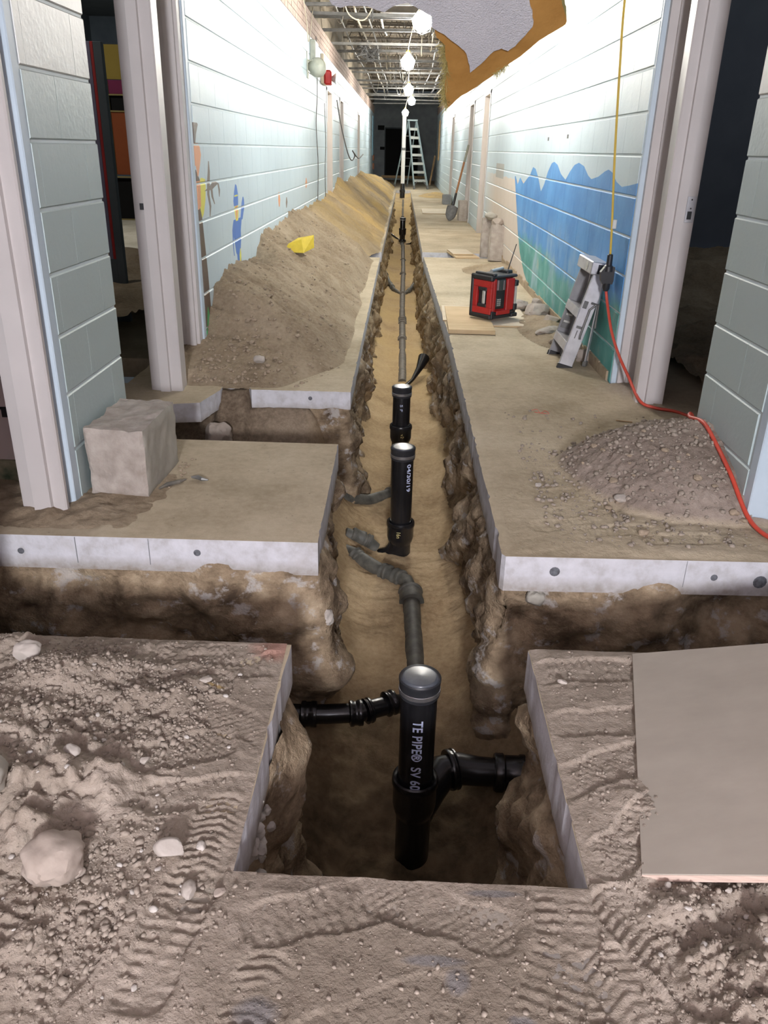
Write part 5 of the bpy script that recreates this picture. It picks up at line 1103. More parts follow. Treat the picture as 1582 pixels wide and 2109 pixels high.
# ================================================================ PIPES
def text_on_pipe(txt, h, R, th0, ztop, mt, parent, name='stencil_lettering', squeeze=1.0, off=(0, 0), font=None, bold=0.0, length=None):
    cu = bpy.data.curves.new('txt', 'FONT'); cu.body = txt; cu.size = h * 1.4; cu.offset = bold; cu.space_character = 1.05
    o = bpy.data.objects.new('txt', cu); C.objects.link(o); dg = bpy.context.evaluated_depsgraph_get(); dg.update()
    me = bpy.data.meshes.new_from_object(o.evaluated_get(dg)); bpy.data.objects.remove(o)
    bm = bmesh_from(me)
    if length: xs = [v.co.x for v in bm.verts]; squeeze = length / (max(xs) - min(xs))
    for k in range(1, 6):
        g = bm.verts[:] + bm.edges[:] + bm.faces[:]
        import bmesh
        bmesh.ops.bisect_plane(bm, geom=g, plane_co=(0, h * k / 6, 0), plane_no=(0, 1, 0))
    for v in bm.verts:
        x, y = v.co.x * squeeze, v.co.y; a = th0 + y / R
        v.co = Vector((off[0] + (R + 0.0007) * math.sin(a), off[1] - (R + 0.0007) * math.cos(a), ztop - x))
    bm.to_mesh(me); bm.free(); me.materials.clear(); me.materials.append(M[mt]); me.name = name
    o = link(name, me, parent); return o
def bmesh_from(me):
    import bmesh
    bm = bmesh.new(); bm.from_mesh(me); return bm
def hub_profile(z, r, H):          # hub collar from z down H
    return [(r * 0.74, z + 0.0), (r * 0.90, z), (r * 0.97, z - 0.004), (r, z - 0.012), (r, z - 0.026), (r * 0.94, z - 0.034), (r * 0.94, z - H * 0.72), (r * 0.86, z - H * 0.92), (r * 0.78, z - H)]
def cleanout(x, y, ztop, zhub, zbot, R, lab, rcap=None, lean=(0, 0), hubr=None, hubh=0.125, cap='capglass', name='cleanout_pipe'):
    t = empty(name, (x, y, zbot), lab, 'pipe', rot=(lean[0], lean[1], 0)); h = ztop - zbot; rc = rcap or R * 1.12; hr = hubr or R * 1.32
    b = MB(); b.lathe([(R, zhub - zbot - 0.05), (R, h - 0.05), (R * 0.98, h - 0.045)], 40); b.build('barrel', M['iron'], t, smooth=0.6)
    b = MB(); b.lathe([(R * 0.97, h - 0.062), (rc * 0.97, h - 0.062), (rc, h - 0.056), (rc, h - 0.016), (rc * 1.03, h - 0.012), (rc * 1.03, h - 0.004), (rc * 0.98, h)], 40)
    b.build('rubber_cap', M['rubber'], t, smooth=0.6)
    b = MB(); b.lathe([(rc * 0.985, h + 0.0005), (rc * 0.75, h + 0.002), (rc * 0.4, h + 0.004), (0.0, h + 0.005)], 40); b.build('cap_face', M[cap], t, smooth=True)
    b = MB(); b.lathe([(rc * 1.0, h - 0.050), (rc * 1.018, h - 0.049), (rc * 1.018, h - 0.036), (rc * 1.0, h - 0.035)], 40)
    b.box(-0.012, 0.014, rc * 0.97, rc * 1.15, h - 0.052, h - 0.032, bev=0.002); b.build('clamp_band', M['steel'], t, smooth=0.6)
    z = zhub - zbot
    b = MB(); b.lathe([(R * 1.015, z - 0.02), (R * 1.08, z - 0.004)] + [(q[0], q[1]) for q in hub_profile(z, hr, hubh)[1:]] + [(R * 1.02, z - hubh - 0.01), (R * 1.02, -0.15)], 40); b.build('hub', M['iron'], t, smooth=0.6)
    return t
c1 = cleanout(0.0945, 1.96, -0.197, -0.575, -0.86, 0.0548, 'black cleanout pipe nearest the camera with PIPE stencil', hubr=0.0735, hubh=0.15)
text_on_pipe('TE PIPE\u00ae  SV 60', 0.030, 0.0548, -0.30, 0.86 - 0.320, 'letter', c1, bold=0.0009, length=0.265)
c2 = cleanout(0.0405, 3.79, -0.135, -0.540, -0.66, 0.0548, 'black cleanout pipe stencilled 04/30/19, second from the camera', hubr=0.0735)
text_on_pipe('04/30/19', 0.022, 0.0548, 0.45, 0.66 - 0.212, 'letter', c2, bold=0.0007, length=0.148)
text_on_pipe('16n', 0.022, 0.0715, -0.28, 0.66 - 0.575, 'chalk', c2, 'chalk_marks', 0.8)
b = MB(); b.tube([(0, 0, 0.02), (-0.004, 0.0, -0.02), (-0.02, 0.004, -0.06), (-0.05, 0.008, -0.095), (-0.10, 0.012, -0.115)], [0.056, 0.056, 0.056, 0.055, 0.054], 24)
b.build('elbow', M['iron'], c2, smooth=0.8)
c3 = cleanout(0.032, 4.75, -0.090, -0.330, -0.62, 0.0535, 'third black cleanout pipe, shorter, behind the dated one', hubr=0.0700, hubh=0.115)
text_on_pipe('S F', 0.016, 0.0535, -0.15, 0.62 - 0.090 - 0.10, 'letter', c3, squeeze=1.6)
text_on_pipe('v2', 0.020, 0.0660, 0.0, 0.62 - 0.375, 'chalk', c3, 'chalk_marks', 1.0)
c4 = cleanout(0.022, 18.3, -0.115, -0.33, -0.66, 0.0570, 'fourth black cleanout pipe far down the trench', hubr=0.080, hubh=0.15)
b = MB(); b.lathe([(0.058, 0.10), (0.08, 0.10), (0.082, 0.07), (0.082, 0.03), (0.058, 0.02)], 24); b.build('lower_collar', M['iron'], c4, smooth=0.6)
b = MB(); b.tube([(0, -0.02, 0.04), (0, -0.3, 0.02), (0, -1.2, -0.04)], 0.05, 16); b.build('dusty_tail', M['dusty'], c4, smooth=True)
# tall white plastic pipe at the trench end
t = empty('standpipe', (-0.010, 26.3, -0.20), 'tall white plastic pipe rising from black base at trench end', 'pipe')
b = MB(); b.lathe([(0.058, 0.45), (0.058, 2.36)], 24); b.build('white_pipe', M['pvc'], t, smooth=0.6)
b = MB(); b.lathe([(0.062, 1.40), (0.066, 1.41), (0.066, 1.46), (0.062, 1.47)], 24); b.build('pipe_strap', M['galv'], t, smooth=0.6)
b = MB(); b.lathe([(0.075, 0.0), (0.075, 0.22), (0.085, 0.23), (0.085, 0.30), (0.070, 0.32), (0.064, 0.48)], 24); b.build('black_base', M['iron'], t, smooth=0.6)
# buried runs
def run(name, pts, r, mt, lab, collars=(), cr=1.25, cl=0.05, n=18, cat='pipe', cmt=None, cname='collar'):
    P0 = Vector(pts[0]); t = empty(name, P0, lab, cat); T = shift(P0)
    b = MB(); b.tube(pts, r, n, 0, T); b.build('pipe_length', M[mt], t, smooth=0.8)
    if isinstance(r, list): r = 0.055
    for (p, q) in collars:
        p, q = Vector(p), Vector(q); L = (q - p).length; b = MB()
        b.lathe([(r * 1.0, 0), (r * cr * 0.97, 0), (r * cr, 0.005), (r * cr, min(0.018, L * 0.3)), (r * cr * 0.93, min(0.022, L * 0.4)), (r * cr * 0.93, L - min(0.022, L * 0.4)), (r * cr, L - min(0.018, L * 0.3)), (r * cr, L - 0.005), (r * 1.0, L)], 24, 0, T @ frame(p, q))
        b.build(cname, M[cmt or mt], t, smooth=0.7)
    return t
zf = lambda x, y, up=0.0: float(zfloor(np.array([x]), np.array([y]))[0]) + up
mainp = [(0.045 + 0.004 * math.sin(y), y, zf(0.045, y, -0.012)) for y in np.arange(7.25, 17.8, 0.35)]
def col(y, L=0.06, x=0.045): return ((x, y, zf(x, y, -0.012)), (x, y + L, zf(x, y + L, -0.012)))
run('drain_line', mainp, 0.040, 'pipegrey', 'long sandy grey drain pipe half buried along the trench bottom', [col(9.05, 0.10), col(9.9, 0.04), col(9.98, 0.04), col(10.1, 0.05), col(10.24, 0.05), col(11.9, 0.04), col(13.8, 0.05), col(15.6, 0.06)], 1.35, cname='coupling')
tail = [(0.02, y, zf(0.02, y, -0.008)) for y in np.arange(18.6, 26.2, 0.4)]
run('drain_line', tail, 0.028, 'pipegrey', 'last buried stretch of drain pipe beyond the fourth cleanout', [((0.02, 19.6, zf(0.02, 19.6)), (0.02, 19.75, zf(0.02, 19.75))), ((0.02, 22.5, zf(0.02, 22.5)), (0.02, 22.7, zf(0.02, 22.7)))], 1.5, cname='coupling')
run('drain_line', [(0.105, 2.60, -0.78), (0.112, 2.80, zf(0.11, 2.8, -0.014)), (0.105, 3.05, zf(0.10, 3.05, -0.012)), (0.098, 3.30, zf(0.098, 3.3, 0.0))], 0.041, 'dusty', 'short grey drain length between the crossing and front cleanout', [((0.100, 3.26, zf(0.1, 3.26, 0.0)), (0.094, 3.36, zf(0.094, 3.36, -0.004)))], 1.45, cname='coupling')
zb = zf(0.05, 3.45)
run('branch_pipe', [(0.094, 3.36, zf(0.09, 3.36, 0.0)), (0.075, 3.43, zf(0.07, 3.43, 0.008)), (0.02, 3.48, zf(0.02, 3.48, 0.006)), (-0.05, 3.53, zf(-0.05, 3.53, 0.008)), (-0.20, 3.66, zf(-0.2, 3.66, -0.004)), (-0.33, 3.76, zf(-0.2, 3.7, -0.008))], 0.036, 'dusty', 'grey branch pipe running to left from the bend below dated cleanout', [((0.055, 3.45, zf(0.05, 3.45, 0.010)), (0.015, 3.485, zf(0.02, 3.48, 0.008))), ((-0.01, 3.495, zf(0, 3.5, 0.009)), (-0.045, 3.525, zf(-0.04, 3.52, 0.008))), ((-0.17, 3.635, zf(-0.17, 3.64, 0.006)), (-0.20, 3.66, zf(-0.2, 3.66, 0.0)))], 1.28, cname='coupling')
run('branch_pipe', [(-0.09, 3.82, zf(-0.09, 3.82, 0.0)), (-0.13, 3.815, zf(-0.13, 3.815, 0.026)), (-0.25, 3.805, zf(-0.2, 3.80, 0.030))], 0.033, 'dusty', 'stub of grey capped pipe lying left of the dated cleanout', [((-0.115, 3.815, zf(-0.12, 3.815, 0.030)), (-0.14, 3.812, zf(-0.14, 3.81, 0.030))), ((-0.15, 3.812, zf(-0.15, 3.81, 0.030)), (-0.215, 3.805, zf(-0.2, 3.80, 0.030)))], 1.16, cname='coupling')
run('branch_pipe', [(0.0, 4.56, zf(0, 4.56, 0.0)), (-0.035, 4.52, zf(-0.03, 4.52, 0.012)), (-0.15, 4.38, zf(-0.15, 4.38, 0.012)), (-0.33, 4.19, zf(-0.28, 4.2, 0.012))], 0.034, 'dusty', 'grey branch pipe angling left behind the dated cleanout', [((-0.005, 4.55, zf(0, 4.55, 0.006)), (-0.035, 4.52, zf(-0.03, 4.52, 0.012)))], 1.35, cname='coupling')
run('branch_pipe', [(0.06, 7.05, -0.74), (0.14, 7.12, -0.68), (0.20, 7.28, -0.62), (0.245, 7.42, -0.55)], [0.02, 0.016, 0.03, 0.055], 'iron', 'short black cone pipe end poking from the right trench wall', [], 1.2)
run('branch_pipe', [(0.01, 11.95, zf(0, 11.95, 0.0)), (-0.08, 12.2, -0.68), (-0.16, 12.6, -0.64), (-0.25, 13.2, -0.55), (-0.31, 13.4, -0.5)], 0.028, 'dusty', 'dark side pipe joining the drain line from the left', [((-0.22, 13.0, -0.58), (-0.26, 13.2, -0.555)), ((-0.11, 12.35, -0.665), (-0.15, 12.55, -0.645))], 1.35, cname='coupling')
run('branch_pipe', [(0.07, 11.95, zf(0.07, 11.95, 0.0)), (0.14, 12.1, -0.67), (0.24, 12.5, -0.60)], 0.026, 'dusty', 'short dark side pipe joining the drain line from right', [((0.12, 12.05, -0.68), (0.15, 12.15, -0.665))], 1.35, cname='coupling')
run('branch_pipe', [(0.07, 18.0, -0.66), (0.2, 17.9, -0.62), (0.28, 17.8, -0.55)], 0.035, 'iron', 'black side stub right of the fourth cleanout')
run('branch_pipe', [(-0.02, 18.6, -0.62), (-0.14, 18.8, -0.56), (-0.25, 19.0, -0.5)], 0.02, 'iron', 'thin black side pipe left of the fourth cleanout')
# front pit: black branch to the left
bz = -0.655
pl = [(0.07, 2.47, bz - 0.04), (0.02, 2.43, bz - 0.01), (-0.05, 2.385, bz), (-0.10, 2.36, bz), (-0.22, 2.345, bz), (-0.36, 2.34, bz)]
run('branch_pipe', pl, 0.036, 'iron', 'black branch pipe with couplings left of the front cleanout', [((0.025, 2.43, bz), (-0.01, 2.41, bz)), ((-0.09, 2.36, bz), (-0.14, 2.352, bz)), ((-0.255, 2.343, bz), (-0.315, 2.341, bz)), ((-0.06, 2.378, bz), (-0.085, 2.365, bz))], 1.33, cname='coupling')
# front pit: fat branch to the right with elbow and hub
rz_ = -0.735
pr = [(0.10, 2.02, rz_ - 0.07), (0.15, 2.10, rz_ - 0.03), (0.20, 2.16, rz_), (0.255, 2.175, rz_), (0.32, 2.165, rz_), (0.45, 2.16, rz_), (0.62, 2.16, rz_)]
br = run('branch_pipe', pr, [0.056, 0.058, 0.058, 0.056, 0.050, 0.046, 0.046], 'iron', 'fat black branch pipe marked CH right of the front cleanout', [((0.215, 2.165, rz_), (0.245, 2.175, rz_))], 1.30, cname='coupling')
b = MB(); b.lathe([(0.047, 0), (0.062, 0.0), (0.066, 0.006), (0.066, 0.03), (0.060, 0.036), (0.060, 0.085), (0.064, 0.09), (0.064, 0.105), (0.047, 0.11)], 32, 0, shift(br.location) @ frame((0.375, 2.162, rz_), (0.5, 2.16, rz_))); b.build('hub', M['iron'], br, smooth=0.7)
cu = bpy.data.curves.new('txt', 'FONT'); cu.body = 'CH'; cu.size = 0.055
o = bpy.data.objects.new('txt', cu); C.objects.link(o); dg = bpy.context.evaluated_depsgraph_get(); me = bpy.data.meshes.new_from_object(o.evaluated_get(dg)); bpy.data.objects.remove(o)
for v in me.vertices:
    x, y = v.co.x, v.co.y; a = 0.55 + y / 0.046; v.co = Vector((0.512 + x, 2.16 - 0.0475 * math.cos(a), rz_ + 0.0475 * math.sin(a))) - br.location
me.materials.clear(); me.materials.append(M['greytrim']); link('stencil_lettering', me, br)

# ================================================================ THE RIGHT SIDE: RADIO, STEP LADDER, CORDS, SHOVEL
def radio():
    t = empty('jobsite_radio', (0.705, 6.275, 0.036), 'red and black jobsite radio standing on plywood boards', 'radio', rot=(0.0, 0.0, math.radians(41)))
    W_, D, H = 0.285, 0.225, 0.345
    b = MB(); b.box(0.02, W_ - 0.02, 0.025, D - 0.02, 0.03, H - 0.035, bev=0.012); b.build('body', M['red'], t)
    # left side panel: black outline, red panel with a recess and a silver grab bar
    b = MB()
    for a in ((0.0, 0.0, D, 0.0, 0.035), (0.0, 0.0, D, H - 0.06, H - 0.02)): b.box(-0.012, 0.03, a[1], a[2], a[3], a[4], bev=0.008)
    b.box(-0.012, 0.03, D - 0.03, D, 0.0, H - 0.02, bev=0.008); b.build('side_bumper', M['blackpl'], t)
    b = MB(); b.box(-0.008, 0.02, 0.0, D - 0.03, 0.035, 0.085, bev=0.003); b.box(-0.008, 0.02, 0.0, D - 0.03, H - 0.11, H - 0.06, bev=0.003)
    b.box(-0.008, 0.02, 0.0, 0.05, 0.085, H - 0.11, bev=0.003); b.box(-0.008, 0.02, D - 0.075, D - 0.03, 0.085, H - 0.11, bev=0.003); b.build('side_panel', M['red'], t)
    b = MB(); b.box(0.012, 0.022, 0.05, D - 0.075, 0.085, H - 0.11); b.box(-0.010, 0.02, 0.05, D - 0.085, 0.085, 0.112, bev=0.004); b.box(-0.010, 0.02, 0.05, D - 0.085, H - 0.137, H - 0.11, bev=0.004); b.build('side_recess', M['blackpl'], t)
    b = MB(); b.box(-0.012, 0.004, 0.066, 0.094, 0.11, H - 0.135, bev=0.005); b.build('grab_bar', M['silver'], t)
    # front face
    b = MB(); b.box(0.05, 0.16, 0.010, 0.03, 0.07, H - 0.045, bev=0.004); b.box(0.0, W_, -0.004, 0.03, 0.0, 0.028, bev=0.006); b.box(0.0, W_, -0.002, 0.03, 0.028, 0.052, bev=0.004); b.build('front_panel', M['blackpl'], t)
    b = MB(); b.box(0.085, 0.155, 0.002, 0.014, H - 0.135, H - 0.055, bev=0.004); b.build('speaker_door', simple('smoked_cover', (0.06, 0.07, 0.065)), t)
    rg_ = simple('rose_grey', (0.35, 0.25, 0.26)); b = MB(); b.box(0.125, 0.135, 0.0005, 0.004, H - 0.13, H - 0.06); b.build('door_stripe', rg_, t); b = MB(); b.box(0.062, 0.075, 0.0, 0.012, H - 0.13, H - 0.055, bev=0.002); b.build('front_latch', rg_, t)
    b = MB(); b.box(0.06, 0.115, 0.004, 0.012, 0.09, 0.155, bev=0.003); b.build('keypad', simple('keypad_grey', (0.07, 0.07, 0.075)), t)
    b = MB()
    for i in range(2):
        for k in range(4): b.box(0.068 + 0.022 * i, 0.084 + 0.022 * i, 0.001, 0.005, 0.097 + 0.014 * k, 0.106 + 0.014 * k)
    b.build('keys', M['silver'], t)
    b = MB(); b.box(0.165, W_ - 0.035, -0.006, 0.03, 0.055, H - 0.05, bev=0.006); b.box(0.02, 0.05, 0.0, 0.03, 0.055, H - 0.045, bev=0.004); b.box(0.06, 0.21, -0.010, 0.02, 0.028, 0.062, bev=0.004); b.build('front_trim', M['red'], t)
    b = MB(); b.tube([(W_ - 0.018, 0.0, 0.10), (W_ - 0.018, 0.0, H - 0.10)], 0.011, 12); b.build('roll_bar', M['silver'], t, smooth=0.8)
    b = MB(); b.box(W_ - 0.04, W_, -0.016, 0.03, 0.05, 0.10, bev=0.006); b.box(W_ - 0.04, W_, -0.016, 0.03, H - 0.11, H - 0.065, bev=0.006); b.box(0.0, 0.03, -0.010, 0.02, 0.0, 0.06, bev=0.006); b.box(W_ - 0.06, W_ + 0.01, -0.015, D * 0.5, 0.0, 0.03, bev=0.006); b.build('corner_bumper', M['blackpl'], t)
    b = MB(); b.box(0.0, W_, 0.0, D, H - 0.045, H - 0.022, bev=0.009); b.box(0.01, 0.05, 0.0, D * 0.9, H - 0.024, H - 0.004, bev=0.006); b.box(W_ - 0.05, W_ + 0.012, D * 0.3, D, H - 0.03, H, bev=0.007); b.build('top_bumper', M['blackpl'], t)
    b = MB(); b.tube([(0.06, D * 0.35, H + 0.006), (W_ - 0.05, D * 0.55, H + 0.010)], 0.013, 12); b.build('carry_bar', M['silver'], t, smooth=0.8)
    b = MB(); b.tube([(W_ - 0.015, D * 0.45, H - 0.01), (W_ + 0.075, D * 0.50, H + 0.185)], [0.0045, 0.0032], 8); b.build('antenna', M['blackpl'], t)
radio()

def step_ladder():
    # closed two-step platform ladder leaning on the mural wall
    t = empty('step_ladder', (1.0, 4.96, 0), 'short paint-spattered aluminium step ladder leaning on the mural wall', 'ladder')
    W_ = 0.37; lean = Vector((0.15, 0.01, 0.55))       # along a rail, foot to cap
    up = lean.normalized(); dx = Vector((1, 0, 0)); dy = Vector((0, 1, 0))
    ax = (dx - up * dx.dot(up)).normalized()
    def R_(p, u0, u1, w0, w1, y0, y1, m, name, bev=0.0015, prt=None):
        """box in rail coordinates: along up (u), along ax (w), along Y"""
        T = Matrix(((ax.x, dy.x, up.x, p.x), (ax.y, dy.y, up.y, p.y), (ax.z, dy.z, up.z, p.z), (0, 0, 0, 1)))
        b = MB(); b.box(w0, w1, y0, y1, u0, u1, 0, T, bev); return b.build(name, M[m], prt or t)
    o = Vector((0, 0, 0))
    for y in (0.0, W_):
        b = MB(); T = Matrix(((ax.x, dy.x, up.x, 0), (ax.y, dy.y, up.y, 0), (ax.z, dy.z, up.z, 0), (0, 0, 0, 1)))
        ins = 0.018 if y == 0 else -0.018
        b.box(0.0, 0.085, min(y, y + 0.003), max(y, y + 0.003), 0.0, 0.60, 0, T)
        b.box(0.0, 0.003, min(y, y + ins), max(y, y + ins), 0.0, 0.60, 0, T); b.box(0.082, 0.085, min(y, y + ins), max(y, y + ins), 0.0, 0.60, 0, T)
        r = b.build('front_rail', M['alu'] if y == 0 else M['aludark'], t)
        b = MB(); b.box(-0.006, 0.09, y - 0.006, y + 0.02 if y == 0 else y + 0.006, -0.008, 0.030, 0, T, 0.003); b.build('rubber_foot', M['blackpl'], r)
    for k, u in enumerate((0.165, 0.375)):
        R_(o, u - 0.055, u, -0.004, 0.0, 0.003, W_, 'alu', 'step', 0.001)
        R_(o, u - 0.003, u, -0.004, 0.078, 0.003, W_, 'alu', 'step', 0.001)
    R_(o, 0.0, 0.60, 0.074, 0.079, 0.06, W_ - 0.01, 'aludark', 'back_web', 0)
    # instruction label on the inner face of the far rail
    R_(o, 0.19, 0.34, 0.012, 0.07, W_ - 0.006, W_ - 0.003, 'galv', 'paper_label', 0)
    for k in range(5): R_(o, 0.205 + k * 0.024, 0.217 + k * 0.024, 0.02, 0.062, W_ - 0.008, W_ - 0.006, 'wire' if k % 2 == 0 else 'silver', 'label_line', 0)
    # cap
    T = Matrix.Translation(up * 0.585) @ Matrix.Rotation(0.12, 4, 'Y')
    b = MB(); b.box(-0.025, 0.13, -0.012, W_ + 0.012, 0.0, 0.075, 0, T, 0.006); c_ = b.build('top_cap', M['alu'], t)
    b = MB(); b.box(0.015, 0.062, -0.0135, -0.011, 0.008, 0.062, 0, T, 0.001); b.build('warning_sticker', M['rubber'], c_)
    b = MB(); b.lathe([(0.022, 0), (0.024, 0.002), (0.018, 0.003), (0.010, 0.001), (0.008, 0.003), (0.0, 0.003)], 20, 0, T @ Matrix.Translation((-0.0255, 0.10, 0.036)) @ Matrix.Rotation(-PI / 2, 4, 'Y')); b.build('cap_emboss', M['silver'], c_)
    b = MB(); b.lathe([(0.012, 0), (0.012, 0.004), (0.0, 0.006)], 12, 0, T @ Matrix.Translation((0.112, -0.012, 0.045)) @ Matrix.Rotation(PI / 2, 4, 'X')); b.build('pivot_rivet', M['galv'], c_)
    # folded rear legs
    for y in (0.012, W_ - 0.015):
        b = MB(); p1 = Vector((0.222, y, 0.575)); p0 = Vector((0.178, y + 0.03, 0.025)); T = frame(p0, p1); L = (p1 - p0).length
        b.box(-0.014, 0.014, -0.004, 0.004, 0, L, 0, T, 0.001); r = b.build('rear_leg', M['alu'], t)
        b = MB(); b.box(-0.018, 0.018, -0.012, 0.012, -0.022, 0.012, 0, T, 0.003); b.build('leg_tip', M['galv'], r)
    # spreaders
    for y in (-0.006,):
        b = MB(); p = Vector((0.13, y, 0.40)); b.tube([Vector((0.115, y, 0.18)), Vector((0.115, y, 0.20)), Vector((0.155, y, 0.36)), Vector((0.19, y, 0.39))], 0.007, 8)
        b.tube([Vector((0.20, y, 0.25)), Vector((0.205, y, 0.39)), Vector((0.16, y, 0.40))], 0.007, 8); b.build('spreader_bar', M['galv'], t)
    # paint smears and worn sticker on the near rail
    R_(o, 0.385, 0.43, 0.008, 0.035, -0.0012, 0.0, 'wire', 'paint_smear', 0); R_(o, 0.262, 0.278, 0.018, 0.06, -0.0012, 0, 'wire', 'worn_marking', 0); R_(o, 0.20, 0.25, 0.030, 0.036, -0.0012, 0, 'wire', 'worn_marking', 0)
step_ladder()

# hanging yellow lead, black three-way, red lead over the floor
t = empty('yellow_extension_cord', (1.19, 4.78, 0.69), 'yellow extension cord hanging from above by the right mural', 'cord')
def cat(pts, sub=8):
    P_ = [Vector(p) for p in pts]; out = []
    for i in range(len(P_) - 1):
        p0, p1, p2, p3 = P_[max(i - 1, 0)], P_[i], P_[i + 1], P_[min(i + 2, len(P_) - 1)]
        for k in range(sub):
            q = k / sub; out.append(0.5 * ((2 * p1) + (-p0 + p2) * q + (2 * p0 - 5 * p1 + 4 * p2 - p3) * q * q + (-p0 + 3 * p1 - 3 * p2 + p3) * q ** 3))
    return out + [P_[-1]]
T = shift((1.19, 4.78, 0.69))
b = MB(); b.tube(cat([(1.07, 4.78, 3.4), (1.085, 4.78, 2.6), (1.093, 4.78, 1.933), (1.108, 4.78, 1.676), (1.130, 4.78, 1.382), (1.150, 4.78, 1.144), (1.175, 4.78, 0.895), (1.191, 4.78, 0.701)]), 0.0062, 10, 0, T); b.build('cord_jacket', M['cordyel'], t, smooth=True)
b = MB(); b.box(-0.012, 0.012, -0.009, 0.006, 0.15, 0.20, bev=0.003); b.build('tape_wrap', M['silver'], t)
t2 = empty('cord_connector', (1.191, 4.78, 0.56), 'black three-way plug connector joining yellow and red cords', 'connector')
b = MB(); b.lathe([(0.012, 0.145), (0.016, 0.14), (0.017, 0.085), (0.024, 0.078), (0.026, 0.05)], 16); b.build('upper_plug', M['blackpl'], t2, smooth=0.6)
b = MB(); b.prism([(-0.038, 0.0), (-0.028, -0.02), (0.030, -0.02), (0.034, 0.0), (0.034, 0.075), (-0.015, 0.085), (-0.045, 0.045)], -0.022, 0.014, 0, Matrix.Rotation(PI / 2, 4, 'X')); b.build('three_way_body', M['blackpl'], t2)
b = MB(); b.lathe([(0.022, -0.015), (0.020, -0.045), (0.014, -0.06)], 16); b.build('lower_plug', M['blackpl'], t2, smooth=0.6)
hz_ = lambda x, y, up=0.010: on(heap_h, x, y, up)
pts = [(1.193, 4.775, 0.50), (1.205, 4.74, 0.42), (1.216, 4.62, 0.30), (1.235, 4.47, 0.20), (1.265, 4.33, 0.115), (1.290, 4.14, 0.035), (1.36, 4.09, 0.014), (1.46, 4.03, 0.012), (1.53, 3.85, 0.012), (1.50, 3.62, 0.02), (1.38, 3.46, 0.08), (1.27, 3.34, hz_(1.25, 3.34, 0.02)), (1.23, 3.24, hz_(1.23, 3.24)), (1.235, 3.1, hz_(1.235, 3.1)), (1.245, 2.95, hz_(1.245, 2.95)), (1.25, 2.80, hz_(1.25, 2.8)), (1.285, 2.62, 0.030), (1.36, 2.45, 0.018), (1.5, 2.3, 0.015)]
b = MB(); b.tube(cat(pts, 8), 0.0082, 12); tag(b.build('red_extension_cord', M['cordred'], smooth=True), 'red extension cord hanging to the floor and over the heap', 'cord')

# shovel leaning on the far right wall
t = empty('shovel', (0.90, 16.23, 0), 'long-handled shovel leaning against the far right wall', 'shovel')
top = Vector((0.325, 0.42, 1.36)); d = top.normalized()
b = MB(); b.tube([d * 0.50, d * 1.10], 0.019, 10); b.build('shaft', simple('orange_brown_shaft', (0.42, 0.20, 0.09)), t, smooth=0.8)
b = MB(); b.tube([d * 1.10, d * 1.42], 0.021, 10); b.build('grip', M['greenpl'], t, smooth=0.8)
b = MB(); b.tube([d * 0.24, d * 0.38, d * 0.52], [0.030, 0.026, 0.022], 10); b.build('socket', M['blackpl'], t, smooth=0.8)
T = frame((0, 0, 0), d); V = []; F = []; n = 8; prof = [(0.0, 0.01), (0.04, 0.06), (0.10, 0.095), (0.20, 0.105), (0.27, 0.100), (0.29, 0.03)]
b = MB()
for z, wd in prof:
    for j in range(n + 1):
        q = -1 + 2 * j / n; V.append((q * wd, 0.030 * (1 - q * q) * (0.4 + z * 2.0), z))
for i in range(len(prof) - 1):
    for j in range(n): F.append((i * (n + 1) + j, i * (n + 1) + j + 1, (i + 1) * (n + 1) + j + 1, (i + 1) * (n + 1) + j))
b.add(V, F, 0, T @ Matrix.Rotation(0.6, 4, 'Z')); o = b.build('blade', M['wire'], t, smooth=True); md = o.modifiers.new('thick', 'SOLIDIFY'); md.thickness = 0.004

